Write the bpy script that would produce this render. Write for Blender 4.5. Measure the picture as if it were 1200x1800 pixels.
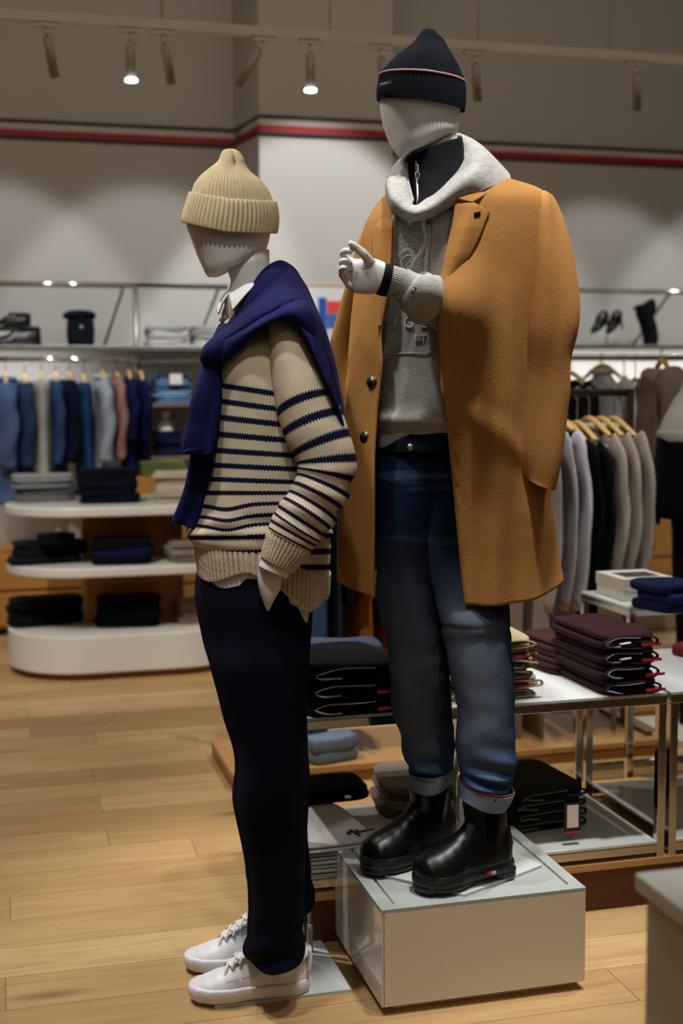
import bpy, math, random
from mathutils import Vector, Matrix, noise
random.seed(7)
PI = math.pi
scene = bpy.context.scene
for o in list(bpy.data.objects):
    bpy.data.objects.remove(o)

# ---------------------------------------------------------------- camera
FPX = 2240.0                       # focal length in pixels of a 1200x1800 frame
YAW, PITCH, ROLL = math.radians(14.75), math.radians(5.23), 0.006
CAM = Vector((0, 0, 1.35))
FW = Vector((math.sin(YAW)*math.cos(PITCH), math.cos(YAW)*math.cos(PITCH), -math.sin(PITCH)))
RT0 = Vector((math.cos(YAW), -math.sin(YAW), 0))
UP0 = RT0.cross(FW)
RT = RT0*math.cos(ROLL) - UP0*math.sin(ROLL)
UP = UP0*math.cos(ROLL) + RT0*math.sin(ROLL)
cd = bpy.data.cameras.new('camera')
cam = bpy.data.objects.new('camera', cd)
scene.collection.objects.link(cam)
m = Matrix((RT, UP, -FW)).transposed().to_4x4()
m.translation = CAM
cam.matrix_world = m
cd.sensor_fit = 'VERTICAL'
cd.sensor_height = 36.0
cd.sensor_width = 24.0
cd.lens = 36.0*FPX/1800.0
cd.clip_start = 0.05
cd.dof.use_dof = True
cd.dof.focus_distance = 2.90
cd.dof.aperture_fstop = 2.5
scene.camera = cam

# ---------------------------------------------------------------- exposure / world
scene.view_settings.view_transform = 'Standard'
scene.view_settings.look = 'None'
scene.view_settings.gamma = 1
scene.view_settings.use_curve_mapping = False
scene.view_settings.exposure = 0.0
w = bpy.data.worlds.new('store_ambient')
scene.world = w
w.use_nodes = True
w.node_tree.nodes['Background'].inputs[0].default_value = (1.0, 0.82, 0.62, 1)
w.node_tree.nodes['Background'].inputs[1].default_value = 0.05

# ---------------------------------------------------------------- lights
def spot(name, loc, target, watts, angle=40, blend=0.25, size=0.03, color=(1, 0.93, 0.84)):
    l = bpy.data.lights.new(name, 'SPOT')
    l.energy = watts
    l.spot_size = math.radians(angle)
    l.spot_blend = blend
    l.shadow_soft_size = size
    l.color = color
    o = bpy.data.objects.new(name, l)
    scene.collection.objects.link(o)
    o.location = loc
    o.rotation_euler = (Vector(target)-Vector(loc)).to_track_quat('-Z', 'Y').to_euler()
    return o
def cf(r, d, z):
    """point given by its sideways (r) and forward (d) distance from the camera and its height"""
    return Vector((d*math.sin(YAW)+r*math.cos(YAW), d*math.cos(YAW)-r*math.sin(YAW), z))
K = 0.62
WARM = (1, 0.95, 0.88)
COOL = (1, 1.0, 0.99)
def area(name, loc, target, watts, sx, sy, color=COOL):
    l = bpy.data.lights.new(name, 'AREA'); l.shape = 'RECTANGLE'; l.size = sx; l.size_y = sy; l.energy = watts; l.color = color
    o = bpy.data.objects.new(name, l); scene.collection.objects.link(o); o.location = loc
    o.rotation_euler = (Vector(target)-Vector(loc)).to_track_quat('-Z', 'Y').to_euler()
    return o
# spots on the two mannequins
spot('spot_key', cf(0.66, 2.57, 4.4), cf(0.42, 3.0, 1.85), 900*K, 23, 0.8, 0.11, COOL)
spot('spot_key', cf(-1.2, 3.3, 4.4), cf(0.05, 3.0, 1.45), 250*K, 26, 0.5, 0.11, COOL)
spot('spot_key', cf(-1.0, 2.2, 4.4), cf(-0.30, 2.9, 1.1), 400*K, 25, 0.5, 0.11, COOL)
spot('spot_front', cf(-0.05, 0.9, 4.2), cf(-0.30, 2.85, 1.2), 290*K, 16, 0.6, 0.11, COOL)
spot('spot_right', cf(1.0, 1.5, 4.0), cf(-0.1, 3.0, 1.1), 18*K, 36, 0.5, 0.11, COOL)
spot('spot_back_right', cf(1.5, 3.7, 4.2), cf(0.35, 3.0, 1.3), 120*K, 38, 0.5, 0.03, COOL)
spot('spot_back_left', cf(-0.9, 4.5, 4.1), cf(-0.1, 3.0, 0.8), 150*K, 40, 0.3, 0.03, WARM)
# floor and display spots
spot('spot_floor', cf(-1.6, 3.6, 4.1), cf(-1.0, 3.9, 0.0), 520*K, 80, 0.9, 0.05, WARM)
spot('spot_unit', cf(-1.6, 3.2, 3.6), cf(-1.35, 6.2, 0.5), 520*K, 30, 0.6, 0.05, WARM)
spot('spot_table', cf(1.2, 3.3, 4.2), cf(0.9, 3.8, 0.5), 300*K, 44, 0.5, 0.04, COOL)
spot('spot_rack', cf(0.9, 3.7, 4.1), cf(0.9, 5.0, 0.9), 300*K, 50, 0.5, 0.04, COOL)
spot('spot_floor_near', cf(1.0, 1.5, 4.1), cf(0.70, 2.35, 0.0), 260*K, 27, 0.5, 0.05, WARM)
# added out-of-view fills: one for the upper wall, one from behind the camera
area('added_fill_light', (1.0, 4.6, 4.45), (1.0, 7.8, 2.2), 42, 7, 1.0, (1, .86, .70))
area('added_fill_light', cf(0.2, -0.6, 3.7), cf(0.0, 3.0, 1.0), 10, 2.2, 1.2, (1, .88, .74))
# wall washers, one pool of light each
for i, (r, e) in enumerate([(-3.0, .5), (-1.9, .55), (-0.95, .55), (-0.02, 1.15), (1.2, .5), (2.1, .5), (3.1, .6)]):
    q = cf(r, 7.0, 4.0)
    spot('wall_washer_spot', (q.x, 5.4, 4.2), (q.x, 7.75, 1.35), 400*e*K, 36, 0.3, 0.05, (.98, 1, 1))
# added area lights under the wall shelves, without fixtures, to lift the wall
area('added_shelf_fill', (-1.3, 7.5, 1.60), (-1.3, 7.75, 0.9), 12, 3.4, .03)
area('added_shelf_fill', (4.6, 7.5, 1.60), (4.6, 7.75, 0.9), 22, 3.6, .03)

# ---------------------------------------------------------------- coordinate helpers
def P(px, py, d):
    """world point seen at (px,py) of the photograph, at distance d along the view axis"""
    return CAM + (FW + RT*((px-600)/FPX) - UP*((py-900)/FPX))*d
def ray(px, py):
    return FW + RT*((px-600)/FPX) - UP*((py-900)/FPX)
def atz(px, py, z):
    r = ray(px, py); return CAM + r*((z-CAM.z)/r.z)
def aty(px, py, y):
    r = ray(px, py); return CAM + r*((y-CAM.y)/r.y)
def atx(px, py, x):
    r = ray(px, py); return CAM + r*((x-CAM.x)/r.x)
def PX(v):
    q = Vector(v)-CAM; d = q.dot(FW)
    return 600+q.dot(RT)/d*FPX, 900-q.dot(UP)/d*FPX, d
FH = Vector((math.sin(YAW), math.cos(YAW), 0))      # horizontal forward
RH = Vector((math.cos(YAW), -math.sin(YAW), 0))     # horizontal right

# ---------------------------------------------------------------- object helpers
def tag(o, label=None, cat=None, group=None, kind=None):
    if label: o['label'] = label
    if cat: o['category'] = cat
    if group: o['group'] = group
    if kind: o['kind'] = kind
    return o
def empty(name, loc=(0, 0, 0), label=None, cat=None, group=None):
    o = bpy.data.objects.new(name, None)
    o.empty_display_size = 0.05
    o.location = loc
    scene.collection.objects.link(o)
    return tag(o, label, cat, group)
class MB:
    def __init__(s):
        s.v = []; s.f = []; s.uv = []
    def add(s, vs, fs, uvs=None):
        b = len(s.v)
        s.v += [Vector(p) for p in vs]
        s.uv += list(uvs) if uvs else [(p[0], p[2]) for p in vs]
        s.f += [tuple(i+b for i in f) for f in fs]
        return s
    def box(s, lo, hi, rz=0, piv=None):
        (x0, y0, z0), (x1, y1, z1) = lo, hi
        vs = [Vector(p) for p in [(x0,y0,z0),(x1,y0,z0),(x1,y1,z0),(x0,y1,z0),(x0,y0,z1),(x1,y0,z1),(x1,y1,z1),(x0,y1,z1)]]
        if rz:
            c = Vector(piv) if piv else Vector(((x0+x1)/2, (y0+y1)/2, 0))
            R = Matrix.Rotation(rz, 3, 'Z')
            vs = [R@(v-c)+c for v in vs]
        return s.add(vs, [(0,3,2,1),(4,5,6,7),(0,1,5,4),(1,2,6,5),(2,3,7,6),(3,0,4,7)])
    def obj(s, name, mat, parent=None, smooth=True, bevel=0, solid=0, sub=0, remesh=0, sm=0, solid_off=0.0, inv=True, auto=False):
        me = bpy.data.meshes.new(name)
        ox = Vector((0, 0, 0))
        me.from_pydata(s.v, [], s.f)
        me.update()
        uvl = me.uv_layers.new(name='UVMap')
        for l in me.loops:
            uvl.data[l.index].uv = s.uv[l.vertex_index]
        if smooth:
            me.polygons.foreach_set('use_smooth', [True]*len(me.polygons))
        o = bpy.data.objects.new(name, me)
        scene.collection.objects.link(o)
        me.materials.append(mat)
        if parent: o.parent = parent
        if parent and inv:
            # parents only ever carry a translation here
            L = Vector(parent.location)
            pp = parent.parent
            while pp: L += Vector(pp.location); pp = pp.parent
            me.transform(Matrix.Translation(-L))
        if remesh:
            r = o.modifiers.new('remesh', 'REMESH'); r.mode = 'VOXEL'; r.voxel_size = remesh; r.use_smooth_shade = True
        if sm:
            r = o.modifiers.new('smooth', 'SMOOTH'); r.iterations = sm; r.factor = 0.5
        if sub:
            r = o.modifiers.new('sub', 'SUBSURF'); r.levels = sub; r.render_levels = sub
        if solid:
            r = o.modifiers.new('solid', 'SOLIDIFY'); r.thickness = solid; r.offset = solid_off
            r.use_even_offset = False
        if bevel:
            r = o.modifiers.new('bevel', 'BEVEL'); r.width = bevel; r.segments = 2; r.limit_method = 'ANGLE'; r.angle_limit = 0.6
            r.harden_normals = False
        return o
def catmull(pts, t):
    """pts: list of equal-length float tuples; t in 0..len-1"""
    n = len(pts)
    i = min(int(t), n-2); f = t-i
    p0 = pts[max(i-1, 0)]; p1 = pts[i]; p2 = pts[i+1]; p3 = pts[min(i+2, n-1)]
    return tuple(0.5*((2*b)+(-a+c)*f+(2*a-5*b+4*c-e)*f*f+(-a+3*b-3*c+e)*f**3) for a, b, c, e in zip(p0, p1, p2, p3))
def mono(pts, t):
    n = len(pts); i = min(int(t), n-2); f = t-i
    return tuple(a+(b-a)*f for a, b in zip(pts[i], pts[i+1]))
def interp(tab, x):
    if x <= tab[0][0]: return tab[0][1]
    for (a, b), (c, d) in zip(tab, tab[1:]):
        if x <= c: return b+(d-b)*(x-a)/(c-a)
    return tab[-1][1]
def interps(tab, x):
    """smooth version of interp"""
    if x <= tab[0][0]: return tab[0][1]
    for (a, b), (c, d) in zip(tab, tab[1:]):
        if x <= c:
            f = (x-a)/(c-a); f = f*f*(3-2*f)
            return b+(d-b)*f
    return tab[-1][1]
def spw(v, e):
    return math.copysign(abs(v)**e, v)
def nz(p, f, s=0.0):
    return noise.noise(Vector((p[0]*f+s, p[1]*f+s*1.7, p[2]*f-s)))
def loft(mb, secs, n=64, rows=None, p=2.0, cap=(True, True), dy=None, disp=None, op=None, uvf=None, lin=False):
    """rings through sections (py, xl, xr, d, t); dy(c,s,v) tilts a ring in px; disp(phi,v,pos) pushes outwards (m);
    op(py) -> (left opening px, right opening px) leaves a garment open at the front"""
    rows = rows or (len(secs)-1)*6+1
    vs = []; uvs = []
    acc = 0; prev = None
    N = n if op is None else n+1
    rr = []
    for j in range(rows):
        v = j/(rows-1)
        q = (mono if lin else catmull)(secs, v*(len(secs)-1))
        py, xl, xr, d, t = q[:5]
        C = P((xl+xr)/2, py, d); hw = (xr-xl)/2*d/FPX
        if prev is not None: acc += (C-prev).length
        prev = C
        rr.append(C)
        if op:
            a, b = op(py); cx = (xl+xr)/2; h = (xr-xl)/2
            ca = max(-.999, min(.999, (a-cx)/h)); cb = max(-.999, min(.999, (b-cx)/h))
            ph0 = 2*PI-math.acos(cb); ph1 = 2*PI-math.acos(ca)+2*PI
        else:
            ph0, ph1 = 0.0, 2*PI
        for i in range(N):
            u = i/n
            ph = ph0+(ph1-ph0)*u
            c, s = math.cos(ph), math.sin(ph)
            if op: cc, ss = c, s
            else: cc, ss = spw(c, 2/p), spw(s, 2/p)
            pos = C + RH*(hw*cc) + FH*(t*ss)
            if dy: pos = pos + Vector((0, 0, -dy(cc, ss, v)*d/FPX))
            if disp:
                nr = (RH*(c*t) + FH*(s*hw)); nr.normalize()
                pos = pos + nr*disp(ph, v, pos)
            vs.append(pos)
            uvs.append(uvf(pos, u, v, acc) if uvf else (u*2*PI*(hw+t)/2, acc))
    fs = []
    for j in range(rows-1):
        for i in range(n):
            a = j*N+i; b = j*N+((i+1) % n if op is None else i+1)
            fs.append((a, a+N if True else 0, b+N, b))
    if op is None:
        if cap[0]:
            vs.append(sum(vs[:N], Vector())/N); uvs.append((0, 0)); k = len(vs)-1
            fs += [(k, i, (i+1) % n) for i in range(n)]
        if cap[1]:
            o = (rows-1)*N
            vs.append(sum(vs[o:o+N], Vector())/N); uvs.append((0, acc)); k = len(vs)-1
            fs += [(k, o+(i+1) % n, o+i) for i in range(n)]
    mb.add(vs, fs, uvs)
    return mb
def tube(mb, path, n=24, rows=None, cap=(True, True), disp=None, p=2.0, ref=None, sfun=None, lin=False):
    """path: (Vector, ra in the picture plane, rb in depth)"""
    pts = [(*q[0], q[1], q[2] if len(q) > 2 else q[1]) for q in path]
    rows = rows or (len(pts)-1)*6+1
    ref = Vector(ref) if ref else FH
    C = []
    for j in range(rows):
        v = j/(rows-1)
        C.append((mono if lin else catmull)(pts, v*(len(pts)-1)))
    vs = []; uvs = []; acc = 0
    for j in range(rows):
        c = Vector(C[j][:3]); ra, rb = max(C[j][3], 1e-4), max(C[j][4], 1e-4)
        T = Vector(C[min(j+1, rows-1)][:3])-Vector(C[max(j-1, 0)][:3])
        if T.length < 1e-9: T = Vector((0, 0, 1))
        T.normalize()
        B = ref - T*ref.dot(T)
        if B.length < 1e-3: B = UP - T*UP.dot(T)
        B.normalize(); Nn = T.cross(B)
        if j: acc += (c-Vector(C[j-1][:3])).length
        v = j/(rows-1)
        for i in range(n):
            ph = 2*PI*i/n
            cc, ss = spw(math.cos(ph), 2/p), spw(math.sin(ph), 2/p)
            o = Nn*(ra*cc)+B*(rb*ss)
            pos = c+o
            if disp: pos = pos + o.normalized()*disp(ph, v, pos)
            vs.append(pos); uvs.append((i/n*2*PI*(ra+rb)/2, sfun(v) if sfun else acc))
    fs = []
    for j in range(rows-1):
        for i in range(n):
            a = j*n+i; b = j*n+(i+1) % n
            fs.append((a, b, b+n, a+n))
    if cap[0]:
        vs.append(Vector(C[0][:3])); uvs.append((0, 0)); k = len(vs)-1
        fs += [(k, (i+1) % n, i) for i in range(n)]
    if cap[1]:
        o = (rows-1)*n
        vs.append(Vector(C[-1][:3])); uvs.append((0, acc)); k = len(vs)-1
        fs += [(k, o+i, o+(i+1) % n) for i in range(n)]
    mb.add(vs, fs, uvs)
    return mb
def sheet(mb, cols, nu=40, nv=16, closed=False, disp=None, depth=None):
    """surface through control points: cols = list of columns, each a list of (px,py,d)"""
    nc = len(cols)
    if closed: ext = [cols[-1]]+cols+[cols[0], cols[1]]
    vs = []; uvs = []
    M = nu if closed else nu+1
    for i in range(M):
        t = i/nu*(nc if closed else nc-1)
        for j in range(nv+1):
            col = []
            s = j/nv*(len(cols[0])-1)
            line = [catmull(c, s) for c in (ext if closed else cols)]
            if closed: q = catmull(line, t+1)
            else: q = catmull(line, t)
            px, py, d = q
            if depth: d = depth(px, py)+d
            pos = P(px, py, d)
            if disp: pos = pos + ray(px, py).normalized()*disp(i/nu, j/nv, pos)
            vs.append(pos); uvs.append(((px)*d/FPX, (py)*d/FPX))
    fs = []
    R = nv+1
    for i in range(nu):
        a = i*R; b = ((i+1) % M)*R
        for j in range(nv):
            fs.append((a+j, a+j+1, b+j+1, b+j))
    mb.add(vs, fs, uvs)
    return mb
def cyl(mb, a, b, r, n=12, r2=None):
    a, b = Vector(a), Vector(b)
    rf = (0, 1, 0) if abs((b-a).normalized().y) < .8 else (1, 0, 0)
    return tube(mb, [(a, r, r), (b, r2 or r, r2 or r)], n=n, rows=2, ref=rf)
def part_box(name, lo, hi, mat, parent=None, bevel=0, rz=0, piv=None):
    return MB().box(lo, hi, rz, piv).obj(name, mat, parent, smooth=False, bevel=bevel)
def text(name, s, size, mat, loc, right, up, parent, extrude=0.0004, label=None):
    """lettering as a mesh"""
    c = bpy.data.curves.new(name, 'FONT')
    c.body = s; c.size = size; c.extrude = extrude; c.align_x = 'CENTER'; c.align_y = 'CENTER'; c.resolution_u = 3
    tmp = bpy.data.objects.new('tmp', c)
    scene.collection.objects.link(tmp)
    bpy.context.view_layer.update()
    me = bpy.data.meshes.new_from_object(tmp.evaluated_get(bpy.context.evaluated_depsgraph_get()))
    bpy.data.objects.remove(tmp); bpy.data.curves.remove(c)
    right = Vector(right).normalized(); up = Vector(up); up = (up-right*up.dot(right)).normalized()
    mm = Matrix((right, up, right.cross(up))).transposed().to_4x4()
    L = Vector((0, 0, 0)); pp = parent
    while pp: L += Vector(pp.location); pp = pp.parent
    base = Vector(loc)
    mm.translation = base-L if parent else Vector((0, 0, 0))
    me.transform(mm)
    me.materials.clear(); me.materials.append(mat)
    o = bpy.data.objects.new(name, me)
    scene.collection.objects.link(o)
    if parent: o.parent = parent
    else: o.location = base
    if label: o['label'] = label
    return o

# ---------------------------------------------------------------- materials
def srgb(c):
    f = lambda x: x/12.92 if x <= .04045 else ((x+.055)/1.055)**2.4
    if isinstance(c, str):
        c = c.lstrip('#'); c = [int(c[i:i+2], 16)/255 for i in (0, 2, 4)]
    return tuple(f(x) for x in c)+(1,)
class N:
    def __init__(s, name, rough=.6, metal=0, spec=.5):
        s.m = bpy.data.materials.new(name); s.m.use_nodes = True
        s.t = s.m.node_tree; s.b = s.t.nodes['Principled BSDF']
        s.b.inputs['Roughness'].default_value = rough
        s.b.inputs['Metallic'].default_value = metal
        s.b.inputs['Specular IOR Level'].default_value = spec
    def n(s, typ, **kw):
        x = s.t.nodes.new(typ)
        for k, v in kw.items():
            if k in x.inputs: x.inputs[k].default_value = v
            else: setattr(x, k, v)
        return x
    def l(s, a, b): s.t.links.new(a, b)
    def math(s, op, a, b=None, c=None):
        x = s.n('ShaderNodeMath', operation=op)
        for i, q in enumerate((a, b, c)):
            if q is None: continue
            if isinstance(q, (int, float)): x.inputs[i].default_value = q
            else: s.l(q, x.inputs[i])
        return x.outputs[0]
    def mix(s, f, a, b):
        x = s.n('ShaderNodeMix', data_type='RGBA')
        for i, q in ((0, f), (6, a), (7, b)):
            if isinstance(q, (int, float)): x.inputs[i].default_value = q
            elif isinstance(q, (tuple, list)): x.inputs[i].default_value = q
            else: s.l(q, x.inputs[i])
        return x.outputs[2]
    def bump(s, h, strength=.3, dist=.002):
        x = s.n('ShaderNodeBump'); x.inputs['Strength'].default_value = strength; x.inputs['Distance'].default_value = dist
        s.l(h, x.inputs['Height']); s.l(x.outputs[0], s.b.inputs['Normal'])
    def col(s, c):
        if isinstance(c, (tuple, list)): s.b.inputs['Base Color'].default_value = c
        else: s.l(c, s.b.inputs['Base Color'])
_mc = {}
def plain(name, c, rough=.6, metal=0, spec=.5):
    if name in _mc: return _mc[name]
    x = N(name, rough, metal, spec); x.col(srgb(c)); _mc[name] = x.m
    return x.m
def fabric(name, c, c2=None, scale=40, nscale=6, bs=.25, rough=.9, weave=False, amt=.25):
    if name in _mc: return _mc[name]
    x = N(name, rough, 0, .12)
    tc = x.n('ShaderNodeTexCoord')
    ns = x.n('ShaderNodeTexNoise', Scale=float(nscale), Detail=4.0); x.l(tc.outputs['Object'], ns.inputs['Vector'])
    a = srgb(c); b = srgb(c2) if c2 else tuple(v*(1-amt) for v in a[:3])+(1,)
    f = x.math('MULTIPLY_ADD', ns.outputs['Fac'], 2.2, -.6)
    f2 = x.n('ShaderNodeClamp'); x.l(f, f2.inputs[0])
    x.col(x.mix(f2.outputs[0], b, a))
    hn = x.n('ShaderNodeTexNoise', Scale=float(scale*10), Detail=3.0); x.l(tc.outputs['Object'], hn.inputs['Vector'])
    x.bump(hn.outputs['Fac'], bs, .0015)
    _mc[name] = x.m
    return x.m
# ---- room materials
def wood_floor():
    x = N('oak_floor', .42, 0, .4)
    tc = x.n('ShaderNodeTexCoord'); sp = x.n('ShaderNodeSeparateXYZ'); x.l(tc.outputs['Object'], sp.inputs[0])
    PW = .165
    row = x.math('FLOOR', x.math('DIVIDE', sp.outputs[1], PW))
    wn = x.n('ShaderNodeTexWhiteNoise', noise_dimensions='1D'); x.l(row, wn.inputs['W'])
    xs = x.math('ADD', x.math('DIVIDE', sp.outputs[0], 1.35), x.math('MULTIPLY', wn.outputs['Value'], 7.3))
    colr = x.math('FLOOR', xs)
    cmb = x.n('ShaderNodeCombineXYZ'); x.l(colr, cmb.inputs[0]); x.l(row, cmb.inputs[1])
    w2 = x.n('ShaderNodeTexWhiteNoise', noise_dimensions='2D'); x.l(cmb.outputs[0], w2.inputs['Vector'])
    # grain, offset per plank
    off = x.n('ShaderNodeVectorMath', operation='MULTIPLY_ADD')
    x.l(w2.outputs['Color'], off.inputs[0]); off.inputs[1].default_value = (9, 9, 9); x.l(tc.outputs['Object'], off.inputs[2])
    mp = x.n('ShaderNodeMapping'); mp.inputs['Scale'].default_value = (1.4, 16, 1); x.l(off.outputs[0], mp.inputs[0])
    g = x.n('ShaderNodeTexNoise', Scale=1.6, Detail=6.0, Distortion=1.2); x.l(mp.outputs[0], g.inputs['Vector'])
    mp2 = x.n('ShaderNodeMapping'); mp2.inputs['Scale'].default_value = (1.6, 7, 1); x.l(off.outputs[0], mp2.inputs[0])
    kn = x.n('ShaderNodeTexVoronoi', Scale=1.15); x.l(mp2.outputs[0], kn.inputs['Vector'])
    kf = x.n('ShaderNodeMapRange'); kf.inputs[1].default_value = .05; kf.inputs[2].default_value = .24; kf.inputs[3].default_value = .75; kf.inputs[4].default_value = 0
    x.l(kn.outputs['Distance'], kf.inputs[0])
    ksp = x.n('ShaderNodeSeparateColor'); x.l(kn.outputs['Color'], ksp.inputs[0])
    kfac = x.math('MULTIPLY', kf.outputs[0], x.math('GREATER_THAN', ksp.outputs[0], .72))
    dk = x.math('GREATER_THAN', w2.outputs['Value'], .9)
    c1 = x.mix(w2.outputs['Value'], srgb('#a98656'), srgb('#cbaa78'))
    mr = x.n('ShaderNodeMapRange'); mr.inputs[1].default_value = .35; mr.inputs[2].default_value = .7; x.l(g.outputs['Fac'], mr.inputs[0])
    c2 = x.mix(x.math('MULTIPLY', mr.outputs[0], .45), c1, srgb('#8f6d45'))
    c25 = x.mix(x.math('MULTIPLY', dk, .45), c2, srgb('#8a6338'))
    c3 = x.mix(kfac, c25, srgb('#4a2c14'))
    # joints
    fy = x.math('FRACT', x.math('DIVIDE', sp.outputs[1], PW)); fx = x.math('FRACT', xs)
    jy = x.math('LESS_THAN', fy, .018); jx = x.math('LESS_THAN', fx, .0022)
    j = x.math('MAXIMUM', jy, jx)
    x.col(x.mix(x.math('MULTIPLY', j, .6), c3, srgb('#4c3018')))
    rr = x.math('MULTIPLY_ADD', g.outputs['Fac'], .2, .36); x.l(rr, x.b.inputs['Roughness'])
    x.bump(x.math('SUBTRACT', x.math('MULTIPLY', g.outputs['Fac'], .15), j), .15, .001)
    return x.m
def wood(name, a, b, axis='X', rough=.45):
    x = N(name, rough, 0, .4)
    tc = x.n('ShaderNodeTexCoord'); mp = x.n('ShaderNodeMapping')
    mp.inputs['Scale'].default_value = (1.5, 14, 14) if axis == 'X' else (14, 14, 1.5)
    x.l(tc.outputs['Object'], mp.inputs[0])
    g = x.n('ShaderNodeTexNoise', Scale=2.0, Detail=5.0, Distortion=.8); x.l(mp.outputs[0], g.inputs['Vector'])
    x.col(x.mix(g.outputs['Fac'], srgb(a), srgb(b)))
    return x.m
def wallmat():
    x = N('wall_paint', .75, 0, .3)
    tc = x.n('ShaderNodeTexCoord'); g = x.n('ShaderNodeTexNoise', Scale=1.3, Detail=3.0); x.l(tc.outputs['Object'], g.inputs['Vector'])
    x.col(x.mix(g.outputs['Fac'], srgb('#bab6b0'), srgb('#c3bfba')))
    return x.m
M = {}
M['floor'] = wood_floor()
M['wall'] = wallmat()
M['ceiling'] = plain('ceiling_paint', '#8f877c', .9)
M['wood'] = wood('honey_wood', '#bd8746', '#9c672f')
M['wooddark'] = wood('orange_wood', '#a0662e', '#7c4a1e')
M['deck'] = wood('deck_wood', '#c0935c', '#a67a44')
M['deckdark'] = wood('dark_deck_face', '#5a2a12', '#3a1808')
M['white'] = plain('white_lacquer', '#d8d6d0', .35)
M['whitegloss'] = plain('white_high_gloss', '#cfcac2', .05, 0, .9)
M['whitematte'] = plain('white_matte_lacquer', '#d8ccb8', .55)
M['glasswhite'] = plain('white_glass', '#cfd2cf', .06, 0, .7)
M['chrome'] = plain('chrome', '#c8c8c8', .08, 1)
M['steel'] = plain('brushed_steel', '#a5a39c', .4, .85)
M['navyband'] = plain('stripe_navy', '#101522', .6)
M['redband'] = plain('stripe_red', '#a01222', .55)
M['whiteband'] = plain('stripe_white', '#c9bdb6', .6)
M['track'] = plain('track_white', '#b8b0a0', .5)
M['blackplastic'] = plain('black_plastic', '#141414', .4)
M['hanger'] = plain('hanger_wood', '#d9b36f', .45)
M['goldhanger'] = plain('gold_hanger', '#c0963c', .35, .6)
M['label'] = plain('red_label', '#c41e2e', .6)
M['paper'] = plain('paper_tag', '#e4ded6', .7)
def emis(name, c, s):
    x = N(name); x.col(srgb(c)); x.b.inputs['Emission Color'].default_value = srgb(c); x.b.inputs['Emission Strength'].default_value = s
    return x.m
M['lamp'] = emis('lamp_glow', '#f2f6ff', 9)
M['boxtop'] = plain('box_top_lacquer', '#9fa39f', .45)
# ================================================================ the setting
WY = 7.8      # far wall
NY = 7.36     # face of the projecting column
def structure(name, mb, mat, smooth=False, bevel=0):
    o = mb.obj(name, mat, smooth=smooth, bevel=bevel)
    tag(o, kind='structure')
    return o
structure('floor', MB().box((-6, -2.5, -.05), (8, WY+.3, 0)), M['floor'])
structure('ceiling', MB().box((-6, 1.0, 4.6), (8, WY+.3, 4.7)), M['ceiling'])
xa = aty(410, 235, WY).x; xb = aty(455, 214, NY).x; xc = aty(690, 228, NY).x
def wallprof(y_off, z0, z1, name, mat, tx=.0):
    """a band that follows the far wall, its projecting column and the recess at its right"""
    pr = [(-5, WY), (xa, WY), (xb, NY), (xc, NY), (xc, WY), (7.5, WY)]
    mb = MB()
    if y_off == 0:
        pts = pr + [(7.5, WY+.2), (-5, WY+.2)]
        n = len(pts)
        vs = [(x, y, z0) for x, y in pts]+[(x, y, z1) for x, y in pts]
        fs = [(i, (i+1) % n, n+(i+1) % n, n+i) for i in range(n)]+[tuple(range(n))[::-1], tuple(range(n, 2*n))]
        mb.add(vs, fs)
    else:
        q = [(-5, WY-y_off), (xa+.005, WY-y_off), (xb-.003, NY-y_off), (xc+y_off, NY-y_off), (xc+y_off, WY-y_off), (7.5, WY-y_off)]
        n = len(pr)
        pts = q+pr[::-1]
        k = 2*n
        vs = [(x, y, z0) for x, y in pts]+[(x, y, z1) for x, y in pts]
        fs = [(i, (i+1) % k, k+(i+1) % k, k+i) for i in range(k)]
        for i in range(n-1):
            a, b, c, d = i, i+1, k-2-i, k-1-i
            fs += [(d, c, b, a), (k+a, k+b, k+c, k+d)]
        mb.add(vs, fs)
    return mb
structure('wall_back', wallprof(0, 0, 4.65, '', 0), M['wall'])
structure('wall_left', MB().box((-5.2, -2, 0), (-5, WY, 4.6)), M['wall'])
structure('wall_right', MB().box((7.3, -2, 0), (7.5, WY, 4.6)), M['wall'])
zt = aty(100, 213.5, WY).z; z3 = aty(100, 247, WY).z
hh = zt-z3
n_t = 0
for f0, f1, mt, off in ((0, .2, 'navyband', .02), (.2, .52, 'whiteband', .018), (.52, .88, 'redband', .018), (.88, 1, 'navyband', .02)):
    n_t += 1
    structure('trim_%d' % n_t, wallprof(off, zt-hh*f1, zt-hh*f0, '', 0), M[mt])

# wood base cabinets along the far wall
def cabinet(x0, x1, z1, y0, label, seams):
    t = empty('wall_cabinet', ((x0+x1)/2, y0+.2, 0), label, 'cabinet')
    part_box('body', (x0, y0+.02, .04), (x1, WY-.02, z1), M['wood'], t)
    for a, b in zip(seams, seams[1:]):
        for k in range(2):
            za = .06+(z1-.08)*k/2; zb = .05+(z1-.08)*(k+1)/2
            part_box('drawer_front', (a+.008, y0, za), (b-.008, y0+.019, zb-.01), M['wood'], t, bevel=.002)
xl = aty(-260, 900, 7.4).x; xr = aty(395, 900, 7.4).x
zc = aty(20, 965, 7.4).z
cabinet(xl, xr-.15, zc, 7.38, 'long honey-coloured wooden cabinet against the wall behind the round-ended display unit', [xl+(xr-.15-xl)*k/3 for k in range(4)])
xl = aty(940, 900, 7.4).x; zc2 = aty(1150, 903, 7.4).z
cabinet(xl, 6.6, zc2, 7.38, 'honey-coloured wooden cabinet against the far wall, behind the dark hanging jackets at the right', [xl+(6.6-xl)*k/5 for k in range(6)])
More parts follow.
